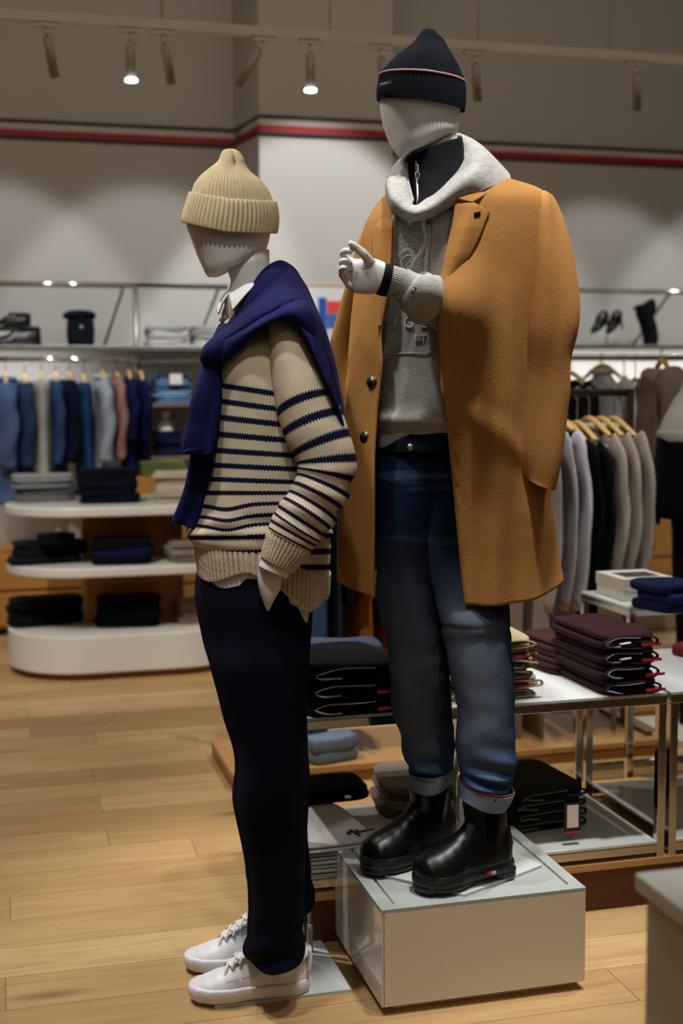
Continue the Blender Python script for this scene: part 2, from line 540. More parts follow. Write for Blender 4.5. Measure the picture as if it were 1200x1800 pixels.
# low white platform at the foot of the right wall
q0 = atz(900, 1112, 0); 
o = part_box('display_platform', (1.9, 6.55, 0), (6.4, 7.30, .17), M['whitematte'], bevel=.006)
tag(o, 'low white platform along the foot of the wooden cabinet at the far right', 'platform')

# wall shelving, left and right
def shelf_run(x0, x1, label, seams, pipes, zs, ztop, zr, braces):
    t = empty('wall_shelf', ((x0+x1)/2, 7.6, zs), label, 'shelf')
    part_box('shelf_board', (x0, 7.40, zs-.028), (x1, 7.78 if x0 > 0.3 or x1 < xa else 7.3, zs), M['steel'], t, bevel=.002)
    cyl(MB(), (x0, 7.44, ztop), (x1, 7.44, ztop), .016).obj('top_rail', M['chrome'], t)
    cyl(MB(), (x0, 7.40, zr), (x1, 7.40, zr), .016).obj('hanging_rail', M['chrome'], t)
    for x in pipes:
        cyl(MB(), (x, 7.44, zs-.6), (x, 7.44, ztop), .016).obj('upright', M['steel'], t)
    for x in braces:
        cyl(MB(), (x, 7.44, ztop), (x-.1, 7.76, zs+.0), .009).obj('brace', M['steel'], t)
    return t
zs = aty(100, 607, 7.4).z; ztop = aty(100, 500, 7.44).z; zr = aty(100, 632, 7.4).z
xA, xB = aty(-200, 600, 7.4).x, aty(404, 600, 7.4).x
shelf_run(xA, xB, 'long steel wall shelf with chrome rails, holding dark shoes, bag and folded white shirts', [], [aty(240, 600, 7.44).x, aty(-120, 600, 7.44).x], zs, ztop, zr, [aty(218, 500, 7.44).x, aty(385, 500, 7.44).x])
zs2 = aty(1100, 606, 7.4).z; ztop2 = aty(1100, 512, 7.44).z
shelf_run(aty(880, 600, 7.4).x, 7.0, 'long steel wall shelf at the right, holding the black pumps and the dark boot', [], [aty(1310, 600, 7.44).x], zs2, ztop2, zs2-.08, [aty(1178, 512, 7.44).x])

# framed poster on the projecting column
t = empty('flag_poster', aty(600, 620, NY), 'white-framed poster of red, white and blue blocks on the far wall, between the two mannequins', 'poster')
a = aty(536, 500, NY-.02); b = aty(672, 640, NY-.02)
part_box('frame', (a.x, NY-.03, b.z), (b.x, NY-.001, a.z), plain('poster_frame', '#b89878', .5), t, bevel=.002)
a = aty(539, 505, NY-.03); b = aty(668, 636, NY-.03)
part_box('print', (a.x, NY-.034, b.z), (b.x, NY-.0305, a.z), plain('poster_paper', '#dfe3e2', .5), t)
def blk(nm, x0, y0, x1, y1, c):
    a = aty(x0, y0, NY-.034); b = aty(x1, y1, NY-.034)
    part_box(nm, (a.x, NY-.0365, b.z), (b.x, NY-.0342, a.z), plain('poster_'+c, c, .5), t)
blk('blue_bar', 559, 523, 574, 606, '#2a55b0')
blk('red_block', 574.3, 529, 640, 551, '#e84a48')
blk('blue_block', 574.3, 551.4, 596, 577, '#3f6fb8')
blk('small_blue_block', 582, 600, 600, 612, '#3f6fb8')

# lighting track with its spotlights
YT = 5.6
zt0 = aty(560, 63, YT).z
t = empty('lighting_track', (0, YT, zt0), 'thin cream ceiling track crossing the upper wall, carrying the spotlights', 'lighting track')
part_box('rail', (-4, YT-.018, zt0-.02), (6.5, YT+.018, zt0+.02), M['track'], t)
for px in (580, 840, 1072, 285, -100):
    x = aty(px, 50, YT).x
    cyl(MB(), (x, YT, zt0+.02), (x, YT, 4.6), .004, 8).obj('suspension_wire', M['track'], t)
lamps = [(80, 46, 0, 'small unlit track spotlight near the top left corner, leftmost on the track'),
         (229, 60, 1, 'lit track spotlight above the blue clothes, left of the two glowing ones'),
         (287, 60, 0, 'dim track spotlight just right of the left glowing one'),
         (462, 72, 2, 'tilted track spotlight above the beige beanie'),
         (545, 90, 1, 'lit track spotlight between the mannequins, right of the two glowing ones'),
         (668, 90, 0, 'dim track spotlight on the track left of the black beanie'),
         (833, 105, 0, 'dim track spotlight right of the black beanie'),
         (1116, 125, 0, 'dim track spotlight at the top right, rightmost on the track')]
for px, py, mode, lab in lamps:
    c = aty(px, py, YT); x = c.x
    e = empty('track_spotlight', (x, YT, zt0), lab, 'spotlight', None)
    tilt = {0: (.03, .05), 1: (0, 0), 2: (-.09, .02)}[mode]
    part_box('adapter', (x-.05, YT-.014, zt0-.04), (x+.05, YT+.014, zt0-.021), M['track'], e, bevel=.002)
    cyl(MB(), (x, YT, zt0-.04), (x+tilt[0]*.2, YT, zt0-.08), .008, 8).obj('stem', M['track'], e)
    top = Vector((x+tilt[0]*.2, YT, zt0-.08)); bot = top+Vector((tilt[0], tilt[1], -.15))
    cyl(MB(), top, bot, .020, 20).obj('can', plain('spot_can', '#8d8476', .6), e)
    if mode == 1:
        cyl(MB(), bot-Vector((0, 0, .001)), bot-Vector((0, 0, .010)), .026, 20).obj('lens', M['lamp'], e)
# ================================================================ clothing materials
def knit_stripes():
    x = N('striped_knit', .9, 0, .1)
    uv = x.n('ShaderNodeUVMap', uv_map='UVMap'); sp = x.n('ShaderNodeSeparateXYZ'); x.l(uv.outputs[0], sp.inputs[0])
    u, v = sp.outputs[0], sp.outputs[1]        # u in metres, v in stripe counts
    # jagged stitches
    zig = x.math('ABSOLUTE', x.math('SUBTRACT', x.math('FRACT', x.math('MULTIPLY', u, 150)), .5))
    vv = x.math('MULTIPLY_ADD', zig, .22, v)
    fr = x.math('ABSOLUTE', x.math('SUBTRACT', x.math('FRACT', x.math('ADD', vv, .45)), .5))
    dark = x.math('LESS_THAN', fr, .185)
    on = x.math('MULTIPLY', x.math('GREATER_THAN', v, .6), dark)
    tc = x.n('ShaderNodeTexCoord'); ns = x.n('ShaderNodeTexNoise', Scale=25.0); x.l(tc.outputs['Object'], ns.inputs[0])
    base = x.mix(ns.outputs['Fac'], srgb('#b7a58b'), srgb('#cfc1a9'))
    x.col(x.mix(on, base, srgb('#14132c')))
    # knit: columns of V stitches
    col = x.math('SINE', x.math('MULTIPLY', u, 2*PI*150))
    rowh = x.math('SINE', x.math('MULTIPLY', x.math('MULTIPLY_ADD', zig, -.25, v), 2*PI*8))
    x.bump(x.math('ADD', x.math('MULTIPLY', col, .35), x.math('MULTIPLY', rowh, .5)), .4, .001)
    return x.m
def rib_knit(name, c, c2, freq=150, stripe=None):
    x = N(name, .92, 0, .1)
    uv = x.n('ShaderNodeUVMap', uv_map='UVMap'); sp = x.n('ShaderNodeSeparateXYZ'); x.l(uv.outputs[0], sp.inputs[0])
    u, v = sp.outputs[0], sp.outputs[1]
    tc = x.n('ShaderNodeTexCoord'); ns = x.n('ShaderNodeTexNoise', Scale=30.0); x.l(tc.outputs['Object'], ns.inputs[0])
    x.col(x.mix(ns.outputs['Fac'], srgb(c2), srgb(c)))
    zig = x.math('ABSOLUTE', x.math('SUBTRACT', x.math('FRACT', x.math('MULTIPLY', u, freq*2)), .5))
    a = x.math('SINE', x.math('MULTIPLY', x.math('MULTIPLY_ADD', zig, .006, v), 2*PI*260))
    b = x.math('SINE', x.math('MULTIPLY', u, 2*PI*freq*2))
    x.bump(x.math('ADD', x.math('MULTIPLY', a, .5), x.math('MULTIPLY', b, .5)), .5, .0012)
    return x.m
def wool(name, c, c2):
    x = N(name, .9, 0, .12)
    tc = x.n('ShaderNodeTexCoord')
    n1 = x.n('ShaderNodeTexNoise', Scale=5.0, Detail=5.0); x.l(tc.outputs['Object'], n1.inputs[0])
    n2 = x.n('ShaderNodeTexNoise', Scale=260.0, Detail=3.0); x.l(tc.outputs['Object'], n2.inputs[0])
    mp = x.n('ShaderNodeMapping'); mp.inputs['Scale'].default_value = (120, 120, 26); x.l(tc.outputs['Object'], mp.inputs[0])
    n3 = x.n('ShaderNodeTexNoise', Scale=1.0, Detail=3.0); x.l(mp.outputs[0], n3.inputs[0])
    f = x.math('ADD', x.math('MULTIPLY', n1.outputs['Fac'], .4), x.math('MULTIPLY', n2.outputs['Fac'], .6))
    x.col(x.mix(f, srgb(c2), srgb(c)))
    x.bump(x.math('ADD', n2.outputs['Fac'], n3.outputs['Fac']), .35, .002)
    x.b.inputs['Sheen Weight'].default_value = .08; x.b.inputs['Sheen Roughness'].default_value = .5
    x.b.inputs['Sheen Tint'].default_value = srgb('#d8a060')
    return x.m
def melange(name, c, c2):
    x = N(name, .92, 0, .1)
    tc = x.n('ShaderNodeTexCoord'); mp = x.n('ShaderNodeMapping'); mp.inputs['Scale'].default_value = (60, 60, 420); x.l(tc.outputs['Object'], mp.inputs[0])
    n1 = x.n('ShaderNodeTexNoise', Scale=1.0, Detail=4.0); x.l(mp.outputs[0], n1.inputs[0])
    mr = x.n('ShaderNodeMapRange'); mr.inputs[1].default_value = .38; mr.inputs[2].default_value = .6; x.l(n1.outputs['Fac'], mr.inputs[0])
    x.col(x.mix(mr.outputs[0], srgb(c2), srgb(c)))
    n2 = x.n('ShaderNodeTexNoise', Scale=500.0); x.l(tc.outputs['Object'], n2.inputs[0])
    x.bump(n2.outputs['Fac'], .25, .001)
    return x.m
def denim():
    x = N('denim', .9, 0, .12)
    uv = x.n('ShaderNodeUVMap', uv_map='UVMap'); sp = x.n('ShaderNodeSeparateXYZ'); x.l(uv.outputs[0], sp.inputs[0])
    # u: 0 at the side seams, 1 on the front crease; v: 0 at the waist, 1 at the hem
    tc = x.n('ShaderNodeTexCoord')
    n1 = x.n('ShaderNodeTexNoise', Scale=7.0, Detail=5.0); x.l(tc.outputs['Object'], n1.inputs[0])
    mp = x.n('ShaderNodeMapping'); mp.inputs['Scale'].default_value = (300, 300, 90); x.l(tc.outputs['Object'], mp.inputs[0])
    n2 = x.n('ShaderNodeTexNoise', Scale=1.0, Detail=2.0); x.l(mp.outputs[0], n2.inputs[0])
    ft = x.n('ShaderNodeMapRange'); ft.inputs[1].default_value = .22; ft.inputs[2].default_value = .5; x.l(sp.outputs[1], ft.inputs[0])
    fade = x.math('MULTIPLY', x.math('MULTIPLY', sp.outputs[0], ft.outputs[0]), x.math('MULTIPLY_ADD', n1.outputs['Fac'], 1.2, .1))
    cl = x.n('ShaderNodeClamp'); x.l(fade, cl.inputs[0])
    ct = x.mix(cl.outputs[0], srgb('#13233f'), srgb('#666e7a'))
    hem = x.n('ShaderNodeMapRange'); hem.inputs[1].default_value = .7; hem.inputs[2].default_value = .95; x.l(sp.outputs[1], hem.inputs[0])
    c2 = x.mix(x.math('MULTIPLY', hem.outputs[0], .8), ct, srgb('#2d527f'))
    c3 = x.mix(x.math('MULTIPLY', n2.outputs['Fac'], .35), c2, srgb('#0e1a2c'))
    # whiskers over the hips
    wv = x.n('ShaderNodeTexNoise', Scale=1.0, Detail=2.0); mp2 = x.n('ShaderNodeMapping'); mp2.inputs['Scale'].default_value = (6, 6, 55); x.l(tc.outputs['Object'], mp2.inputs[0]); x.l(mp2.outputs[0], wv.inputs[0])
    w1 = x.n('ShaderNodeMapRange'); w1.inputs[1].default_value = .55; w1.inputs[2].default_value = .68; x.l(wv.outputs['Fac'], w1.inputs[0])
    tp = x.n('ShaderNodeMapRange'); tp.inputs[1].default_value = .1; tp.inputs[2].default_value = .38; tp.inputs[3].default_value = 1; tp.inputs[4].default_value = 0; x.l(sp.outputs[1], tp.inputs[0])
    x.col(x.mix(x.math('MULTIPLY', x.math('MULTIPLY', w1.outputs[0], tp.outputs[0]), .5), c3, srgb('#47627f')))
    x.bump(x.math('ADD', n2.outputs['Fac'], x.math('MULTIPLY', n1.outputs['Fac'], .5)), .4, .0015)
    return x.m
M['stripeknit'] = knit_stripes()
M['creamrib'] = rib_knit('cream_rib_knit', '#cfc1a9', '#b7a58b', 90)
M['beanie_beige'] = rib_knit('beige_beanie_knit', '#cdbb95', '#b8a57f', 200)
M['beanie_navy'] = rib_knit('navy_beanie_knit', '#12141d', '#0b0c13', 200)
M['mannequin'] = plain('mannequin_skin', '#d6cfc9', .42)
M['navyknit'] = fabric('navy_sweater_knit', '#191b4e', '#0f1034', 60, 8, .5)
M['shirt'] = fabric('white_shirt_cotton', '#dcdad6', '#cfccc8', 60, 8, .2)
M['trouser'] = fabric('navy_trouser_cloth', '#09081c', '#060514', 60, 5, .2)
M['coat'] = wool('camel_wool', '#b07f48', '#8b5c2a')
M['coatlining'] = fabric('brown_lining', '#3a2412', None, 40)
M['hoodie'] = melange('grey_melange', '#a8a49e', '#918d87')
M['hoodiethread'] = plain('embroidery_thread', '#c3c1bd', .5)
M['zipcollar'] = fabric('black_zip_knit', '#0b0b10', '#07070a', 80, 10, .4)
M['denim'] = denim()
M['denimcuff'] = fabric('denim_inside', '#8793a6', '#6c7a92', 80, 20, .4)
M['sneaker'] = plain('white_leather', '#dedee2', .45)
M['sneakersole'] = plain('white_rubber', '#dcdce2', .5)
M['lace'] = fabric('white_lace', '#e2e1df', '#cfcecb', 100, 30, .4)
M['boot'] = plain('black_leather', '#090808', .36, 0, .3)
M['bootsole'] = plain('black_rubber', '#101010', .5)
M['elastic'] = rib_knit('black_elastic', '#0c0b0b', '#070606', 300)
M['plate'] = plain('base_plate_enamel', '#bfc3bf', .3)
M['button'] = plain('horn_button', '#2a1c12', .3)
M['thread'] = plain('brown_thread', '#6a4a3c', .7)
# ================================================================ mannequin in the striped sweater
A = empty('mannequin', atz(470, 1735, 0), 'white faceless mannequin in cream and navy striped sweater, beige beanie, white sneakers', 'mannequin', 'dressed shop mannequins')
def egg(mb, rows, n=48, p=2.1, dyf=None):
    loft(mb, rows, n=n, rows=48, p=p, dy=dyf)
# head, neck, hand: one body object
mb = MB()
egg(mb, [(318, 385, 420, 2.925, .01), (326, 365, 445, 2.925, .040), (348, 342, 470, 2.925, .070), (392, 328, 475, 2.925, .080), (417, 335, 474, 2.925, .078),
         (446, 345, 465, 2.922, .070), (468, 355, 442, 2.915, .056), (481, 361, 416, 2.91, .036), (487, 366, 392, 2.905, .012)],
    dyf=lambda c, s, v: 0 if v < .5 else (v-.5)*(-34*c if c > 0 else 0))
mb.obj('head', M['mannequin'], A)
mb = MB()
tube(mb, [(P(437, 470, 2.93), .049, .050), (P(441, 492, 2.93), .047, .050), (P(436, 525, 2.93), .047, .052), (P(430, 570, 2.93), .06, .06)], n=40,
     disp=None)
# tilt the cut of the neck
for i, v in enumerate(mb.v[:40]+[mb.v[-2]]):
    px, py, d = PX(v)
    k = (px-397)/(474-397)
    v.z += (6+k*16)*2.9/FPX*1.0
mb.obj('neck', M['mannequin'], A)
mb = MB()
# hand slid into the trouser pocket: back of the hand with four fingers held together and the thumb at its front
for k, (x0, x1, x2, r) in enumerate([(463, 462, 468, 9), (471, 470, 471, 10), (479, 480, 474, 10), (486, 487, 477, 9)]):
    tube(mb, [(P(x0+2, 985, 2.735-.003*k), r*2.75/FPX, .014), (P(x1, 1025, 2.735), r*2.75/FPX, .013), (P(x2, 1066-abs(k-1)*6, 2.75), 5*2.75/FPX, .009), (P(x2, 1072-abs(k-1)*6, 2.755), 1.5*2.75/FPX, .004)], n=16)
tube(mb, [(P(474, 975, 2.735), 20*2.75/FPX, .018), (P(475, 1010, 2.733), 20*2.75/FPX, .018), (P(473, 1048, 2.738), 11*2.75/FPX, .013), (P(471, 1068, 2.75), 4*2.75/FPX, .006)], n=24)
tube(mb, [(P(461, 990, 2.75), 8*2.75/FPX, .012), (P(459, 1015, 2.76), 7*2.75/FPX, .010), (P(462, 1042, 2.775), 4*2.75/FPX, .007)], n=14)
mb.obj('hand', M['mannequin'], A, remesh=.003, sm=6)

# beanie
def crown_disp_A(ph, v, pos):
    rib = .0011*math.cos(ph*62)
    f = -.018*math.exp(-((ph-5.25)/.22)**2)*min(1, max(0, (v-.42)*3)) - .008*math.exp(-((ph-4.2)/.2)**2)*min(1, max(0, v-.5)*3)+.004*math.exp(-((ph-4.75)/.2)**2)*min(1, max(0, (v-.45)*4))
    return (rib+f)*(1-max(0, v-.9)*6)
mb = MB()
rows = [(352, 336, 481, 2.925, .092), (330, 342, 472, 2.925, .088), (312, 355, 458, 2.925, .078), (298, 371, 440, 2.925, .062), (286, 384, 431, 2.925, .046), (275, 388, 427, 2.925, .036), (266, 393, 420, 2.925, .024), (262, 400, 411, 2.925, .006)]
loft(mb, rows, n=372, rows=60, disp=crown_disp_A, dy=lambda c, s, v: (7*c+6*(1-abs(c)))*(1-v) - 10*s*(1-v))
# folded top knot crease
bA = mb.obj('beanie', M['beanie_beige'], A)
mb = MB()
rows = [(396, 323, 484, 2.925, .100), (399, 322, 485, 2.925, .1015), (390, 322, 487, 2.925, .103), (370, 327, 488, 2.925, .1035), (352, 333, 485, 2.925, .101), (346, 335, 483, 2.925, .097), (350, 337, 481, 2.925, .092)]
loft(mb, rows, n=372, rows=40, cap=(False, False), disp=lambda ph, v, p: .0024*math.sin(ph*62)*min(1, v*5+.3),
     dy=lambda c, s, v: (11*c+7*(1-abs(c)))*(1-v)+(8*c+4*(1-abs(c)))*v - 11*s, uvf=None)
mb.obj('beanie_cuff', M['beanie_beige'], A, solid=.003)

# shirt: collar, cuff, hem
mb = MB()
sheet(mb, [[(450, 498, 2.86), (430, 520, 2.83), (409, 545, 2.82)], [(432, 500, 2.865), (415, 520, 2.845), (405, 528, 2.84)], [(412, 512, 2.875), (408, 515, 2.87), (403, 518, 2.865)]], 12, 12)
sheet(mb, [[(410, 512, 2.88), (400, 518, 2.87), (392, 528, 2.86)], [(404, 516, 2.90), (394, 526, 2.885), (384, 552, 2.88)], [(412, 508, 2.92), (396, 516, 2.92), (383, 535, 2.92)], [(425, 495, 2.98), (408, 510, 2.99), (400, 525, 2.99)]], 14, 12)
mb.obj('shirt_collar', M['shirt'], A, solid=.0035)
mb = MB()
sheet(mb, [[(450, 500, 2.862), (452, 520, 2.86), (452, 545, 2.85)], [(425, 512, 2.855), (428, 530, 2.85), (430, 560, 2.85)], [(405, 520, 2.87), (408, 545, 2.86), (412, 580, 2.86)], [(396, 530, 2.89), (398, 550, 2.89), (402, 580, 2.89)]], 14, 10,
      disp=lambda u, v, p: 0)
for i, v in enumerate(mb.uv): pass
mb.obj('sweater_neck_rib', M['creamrib'], A, solid=.006)

# sweater torso
STR = [(560, -3.6), (676, 1), (704, 2), (733, 3), (763, 4), (792, 5), (818, 6), (843, 7), (867, 8), (889, 9), (908, 9.95), (924, 11), (945, 12), (957, 12.5), (973, 13), (1000, 14), (1015, 14.5)]
def suv(pos, u, v, acc):
    px, py, d = PX(pos)
    k = (px-380)/90
    t = interp([(600, 15), (700, 14), (800, 6), (850, 3), (890, -4), (920, -3), (945, -2)], py)
    s = interp(STR, py - t*max(0, min(1.6, k)) - (8*math.exp(-((px-400)/30)**2) if 880 < py < 940 else 0))
    return (u*1.05, s if s > .62 else .3)
def torso_disp(ph, v, p):
    px, py, d = PX(p)
    w = .006*nz(p, 9, 3)+.003*nz(p, 22, 1)
    w += .010*math.exp(-((py-918)/12)**2)*math.sin((px-350)/26.) if py > 870 else 0
    w += .006*math.exp(-((py-938)/7)**2)
    return w
mb = MB()
rows = [(556, 405, 505, 2.93, .07), (575, 392, 530, 2.93, .13), (600, 388, 548, 2.93, .16), (640, 383, 562, 2.93, .175), (700, 380, 572, 2.93, .18), (760, 377, 580, 2.93, .175), (820, 368, 585, 2.93, .172),
        (872, 356, 585, 2.93, .172), (905, 347, 582, 2.93, .172), (930, 337, 580, 2.93, .172), (944, 335, 580, 2.93, .173), (954, 343, 578, 2.93, .168), (958, 347, 577, 2.93, .163)]
loft(mb, rows, n=160, rows=150, p=2.25, uvf=suv, disp=torso_disp, cap=(True, False), dy=lambda c, s, v: 10*c*v*v*(1 if c > 0 else .2) + (44*max(0, (c-.15)/.85)*max(0, (v-.72)/.28)**1.5))
mb.obj('sweater_body', M['stripeknit'], A, solid=.004)
# rib hem
def hemdy(c, s, v):
    if s <= .3: b = interps([(-1, 2), (-.8, 6), (-.15, -14), (.2, 10), (.75, 58), (1, 46)], c)
    else: b = interps([(-1, 2), (.5, 10), (1, 20)], c)
    tp = 10*c+44*max(0, (c-.15)/.85) if c > 0 else 2*c
    return tp*(1-v)+b*v
mb = MB()
rows = [(955, 346, 578, 2.93, .166), (970, 347, 577, 2.93, .167), (990, 350, 576, 2.93, .165), (1003, 351, 575, 2.93, .164)]
loft(mb, rows, n=480, rows=24, p=2.25, cap=(False, False), dy=hemdy, disp=lambda ph, v, p: .0028*math.sin(ph*80)*min(1, (1-v)*6+.3), uvf=None)
mb.obj('sweater_hem_rib', M['creamrib'], A, solid=.005)
# shirt tail
mb = MB()
def taildy(c, s, v):
    b = interps([(-1, 0), (-.95, 42), (-.5, 36), (-.14, -4), (.2, 0), (.6, 45), (.78, 78), (.88, 10), (1, 5)], c) if s < .2 else 20
    return b*v
loft(mb, [(985, 352, 570, 2.93, .155), (996, 353, 567, 2.93, .154), (1004, 354, 564, 2.93, .153)], n=140, rows=14, p=2.25, cap=(False, False), dy=taildy, disp=lambda ph, v, p: .004*nz(p, 20)*v)
mb.obj('shirt_tail', M['shirt'], A, solid=.002)

# near sleeve
def slv(ph, v, p):
    px, py, d = PX(p)
    w = .004*nz(p, 14, 7)
    if .5 < v < .98:
        w += .008*math.sin(v*62+ph*.8)*math.sin(PI*(v-.5)/.48)*(.6+.4*math.cos(ph))
    return w
def pt(px, py, d, ra, rb): return (P(px, py, d), ra*d/FPX, rb)
path = [pt(494, 566, 2.80, 22, .05), pt(507, 602, 2.78, 36, .062), pt(519, 645, 2.765, 45, .070), pt(534, 700, 2.75, 52, .070), pt(553, 752, 2.74, 55, .068), pt(571, 800, 2.735, 53, .064), pt(570, 838, 2.735, 50, .062),
        pt(552, 878, 2.73, 48, .060), pt(532, 910, 2.725, 47, .058), pt(518, 932, 2.725, 45, .055), pt(508, 950, 2.725, 42, .05)]
STV = [(0, -3), (.295, .5), (.31, .8), (.385, 2), (.46, 3), (.525, 4), (.60, 5.2), (.7, 7.4), (.8, 9.6), (.9, 11.6), (1, 13.4)]
mb = MB(); tube(mb, path, n=90, rows=140, disp=slv, cap=(False, False), sfun=lambda v: interp(STV, v) if interp(STV, v) > .62 else .3)
mb.obj('sleeve', M['stripeknit'], A)
mb = MB(); tube(mb, [pt(509, 944, 2.725, 38, .047), pt(505, 958, 2.725, 39, .047), pt(495, 976, 2.725, 34, .043), pt(486, 993, 2.725, 29, .038)], n=240, rows=20, cap=(False, False),
                 disp=lambda ph, v, p: .0026*math.sin(ph*34)*min(1, (1-v)*6+.3))
mb.obj('sleeve_cuff_rib', M['creamrib'], A, solid=.004)
mb = MB(); tube(mb, [pt(490, 985, 2.726, 27, .034), pt(484, 997, 2.727, 27, .034), pt(480, 1006, 2.727, 27, .033)], n=48, rows=8, cap=(False, False))
mb.obj('shirt_cuff', M['shirt'], A, solid=.003)
# far sleeve
mb = MB(); tube(mb, [pt(450, 575, 3.06, 30, .06), pt(452, 640, 3.08, 40, .065), pt(462, 720, 3.09, 44, .065), pt(470, 800, 3.09, 44, .06), pt(455, 880, 3.09, 40, .055), pt(435, 940, 3.09, 36, .05)], n=48, rows=60,
                 sfun=lambda v: v*13-2 if v*13-2 > .62 else .3, disp=lambda ph, v, p: .004*nz(p, 14, 7), cap=(False, False))
mb.obj('sleeve', M['stripeknit'], A)

# navy sweater over the shoulders
def drape(u, v, p): return .007*nz(p, 11, 5)+.003*nz(p, 26, 2)
mb = MB()
cols = [[(386, 572, 2.90), (376, 592, 2.84), (368, 606, 2.80), (366, 640, 2.80)],
        [(402, 566, 2.87), (398, 585, 2.80), (396, 600, 2.76), (400, 632, 2.76)],
        [(418, 545, 2.86), (422, 563, 2.79), (428, 585, 2.74), (442, 592, 2.735)],
        [(440, 508, 2.865), (453, 535, 2.78), (468, 560, 2.715), (478, 566, 2.70)],
        [(465, 474, 2.885), (490, 505, 2.79), (510, 540, 2.69), (514, 566, 2.69)],
        [(489, 460, 2.93), (518, 500, 2.85), (540, 545, 2.72), (541, 594, 2.68)],
        [(508, 466, 2.97), (535, 512, 2.92), (562, 575, 2.80), (560, 640, 2.675)],
        [(522, 480, 3.00), (549, 535, 2.95), (577, 610, 2.87), (578, 680, 2.672)],
        [(530, 500, 3.02), (555, 560, 2.98), (586, 655, 2.92), (602, 748, 2.70)]]
sheet(mb, cols, 110, 50, disp=lambda u, v, p: drape(u, v, p)-.026*(abs(math.sin(v*8.5+u*3.2+.5*math.sin(u*9)))**.6-.6)*min(1, v*5)*(.35+.65*math.sin(PI*u)))
# far side of the collar and the back
cols2 = [[(522, 480, 3.00), (535, 520, 3.01), (548, 580, 3.02), (556, 660, 3.00)], [(500, 464, 3.04), (520, 505, 3.12), (530, 570, 3.16), (535, 660, 3.14)],
         [(478, 478, 3.04), (480, 515, 3.14), (484, 565, 3.18), (484, 600, 3.18)], [(450, 500, 3.02), (440, 535, 3.10), (436, 580, 3.14), (430, 610, 3.12)], [(410, 545, 2.98), (400, 570, 3.0), (392, 600, 3.0), (385, 615, 2.98)], [(386, 572, 2.92), (378, 590, 2.88), (372, 606, 2.86), (368, 620, 2.84)]]
sheet(mb, cols2, 50, 24, disp=drape)
# back panel down behind the arm
sheet(mb, [[(522, 480, 3.0), (548, 560, 2.97), (560, 640, 2.95), (575, 740, 2.93)], [(540, 510, 2.97), (572, 590, 2.94), (588, 670, 2.92), (603, 745, 2.9)], [(548, 540, 2.95), (582, 620, 2.90), (598, 700, 2.86), (606, 752, 2.84)]], 20, 30, disp=drape)
mb.obj('navy_sweater', M['navyknit'], A, solid=.007)['label'] = 'navy sweater draped over the shoulders'
# knot and two hanging sleeves
mb = MB()
tube(mb, [pt(404, 602, 2.82, 10, .012), pt(392, 608, 2.79, 20, .03), pt(378, 618, 2.785, 22, .035), pt(368, 630, 2.80, 16, .03)], n=32, rows=24, disp=lambda ph, v, p: .005*nz(p, 25, 3))
mb.obj('sweater_knot', M['navyknit'], A)
def fold(ph, v, p):
    return .007*math.sin(ph*3+v*3)*(.4+.6*v)+.004*nz(p, 15, 2)
mb = MB()
loft(mb, [(612, 364, 396, 2.82, .03), (650, 350, 392, 2.81, .03), (700, 334, 386, 2.80, .032), (750, 325, 380, 2.80, .034), (785, 321, 374, 2.80, .034), (797, 320, 372, 2.80, .033)], n=72, rows=50, p=2.4, disp=fold, dy=lambda c, s, v: 0)
loft(mb, [(787, 320, 373, 2.80, .036), (797, 319.5, 373, 2.80, .037)], n=48, rows=4, p=2.4, disp=fold)
mb.obj('hanging_sleeve', M['navyknit'], A)
mb = MB()
loft(mb, [(620, 372, 404, 2.86, .03), (700, 350, 385, 2.86, .032), (800, 333, 378, 2.86, .034), (850, 328, 366, 2.86, .034), (890, 315, 356, 2.86, .033), (922, 305, 344, 2.86, .03)], n=72, rows=56, p=2.4, disp=fold, dy=lambda c, s, v: v*v*8*c)
mb.obj('hanging_sleeve', M['navyknit'], A)

# trousers
def trdisp(ph, v, p):
    px, py, d = PX(p)
    w = .006*nz(p, 7, 4)
    w += .005*math.sin(ph*4+1)*math.exp(-((v-.05)/.2)**2)
    if v > .80: w += .007*math.sin(v*48+ph*2+.5*math.sin(ph*3))*(v-.80)*5
    w += .008*math.exp(-((ph-3.5)/.10)**2)*(1-.5*v)*min(1, max(0, v-.05)*6)
    w += .006*math.sin(v*14+ph*1.5)*math.exp(-((v-.5)/.15)**2)
    return w
mb = MB()
near = [(1000, 352, 560, 2.93, .145), (1049, 350, 549, 2.92, .145), (1112, 362, 544, 2.90, .13), (1160, 375, 541, 2.87, .115), (1239, 391, 538, 2.86, .105), (1318, 410, 538, 2.855, .10), (1393, 414, 538, 2.85, .098), (1473, 430, 538, 2.85, .096),
        (1540, 436, 538, 2.85, .094), (1600, 440, 534, 2.85, .09), (1640, 437, 530, 2.85, .09), (1672, 435, 531, 2.85, .09)]
loft(mb, near, n=100, rows=140, p=2.3, disp=trdisp, cap=(True, False), dy=lambda c, s, v: 0 if v < .8 else (v-.8)*5*(9*(1-abs(c)) if s < 0 else 4))
far = [(1049, 360, 545, 2.95, .12), (1160, 378, 541, 2.965, .10), (1239, 394, 538, 2.975, .09), (1318, 412, 538, 2.98, .085), (1393, 414, 540, 2.985, .082), (1473, 431, 541, 2.99, .08), (1540, 434, 546, 2.995, .078), (1590, 441, 551, 3.0, .078)]
loft(mb, far, n=80, rows=100, p=2.3, disp=trdisp, cap=(False, False))
mb.obj('trousers', M['trouser'], A, solid=.002)

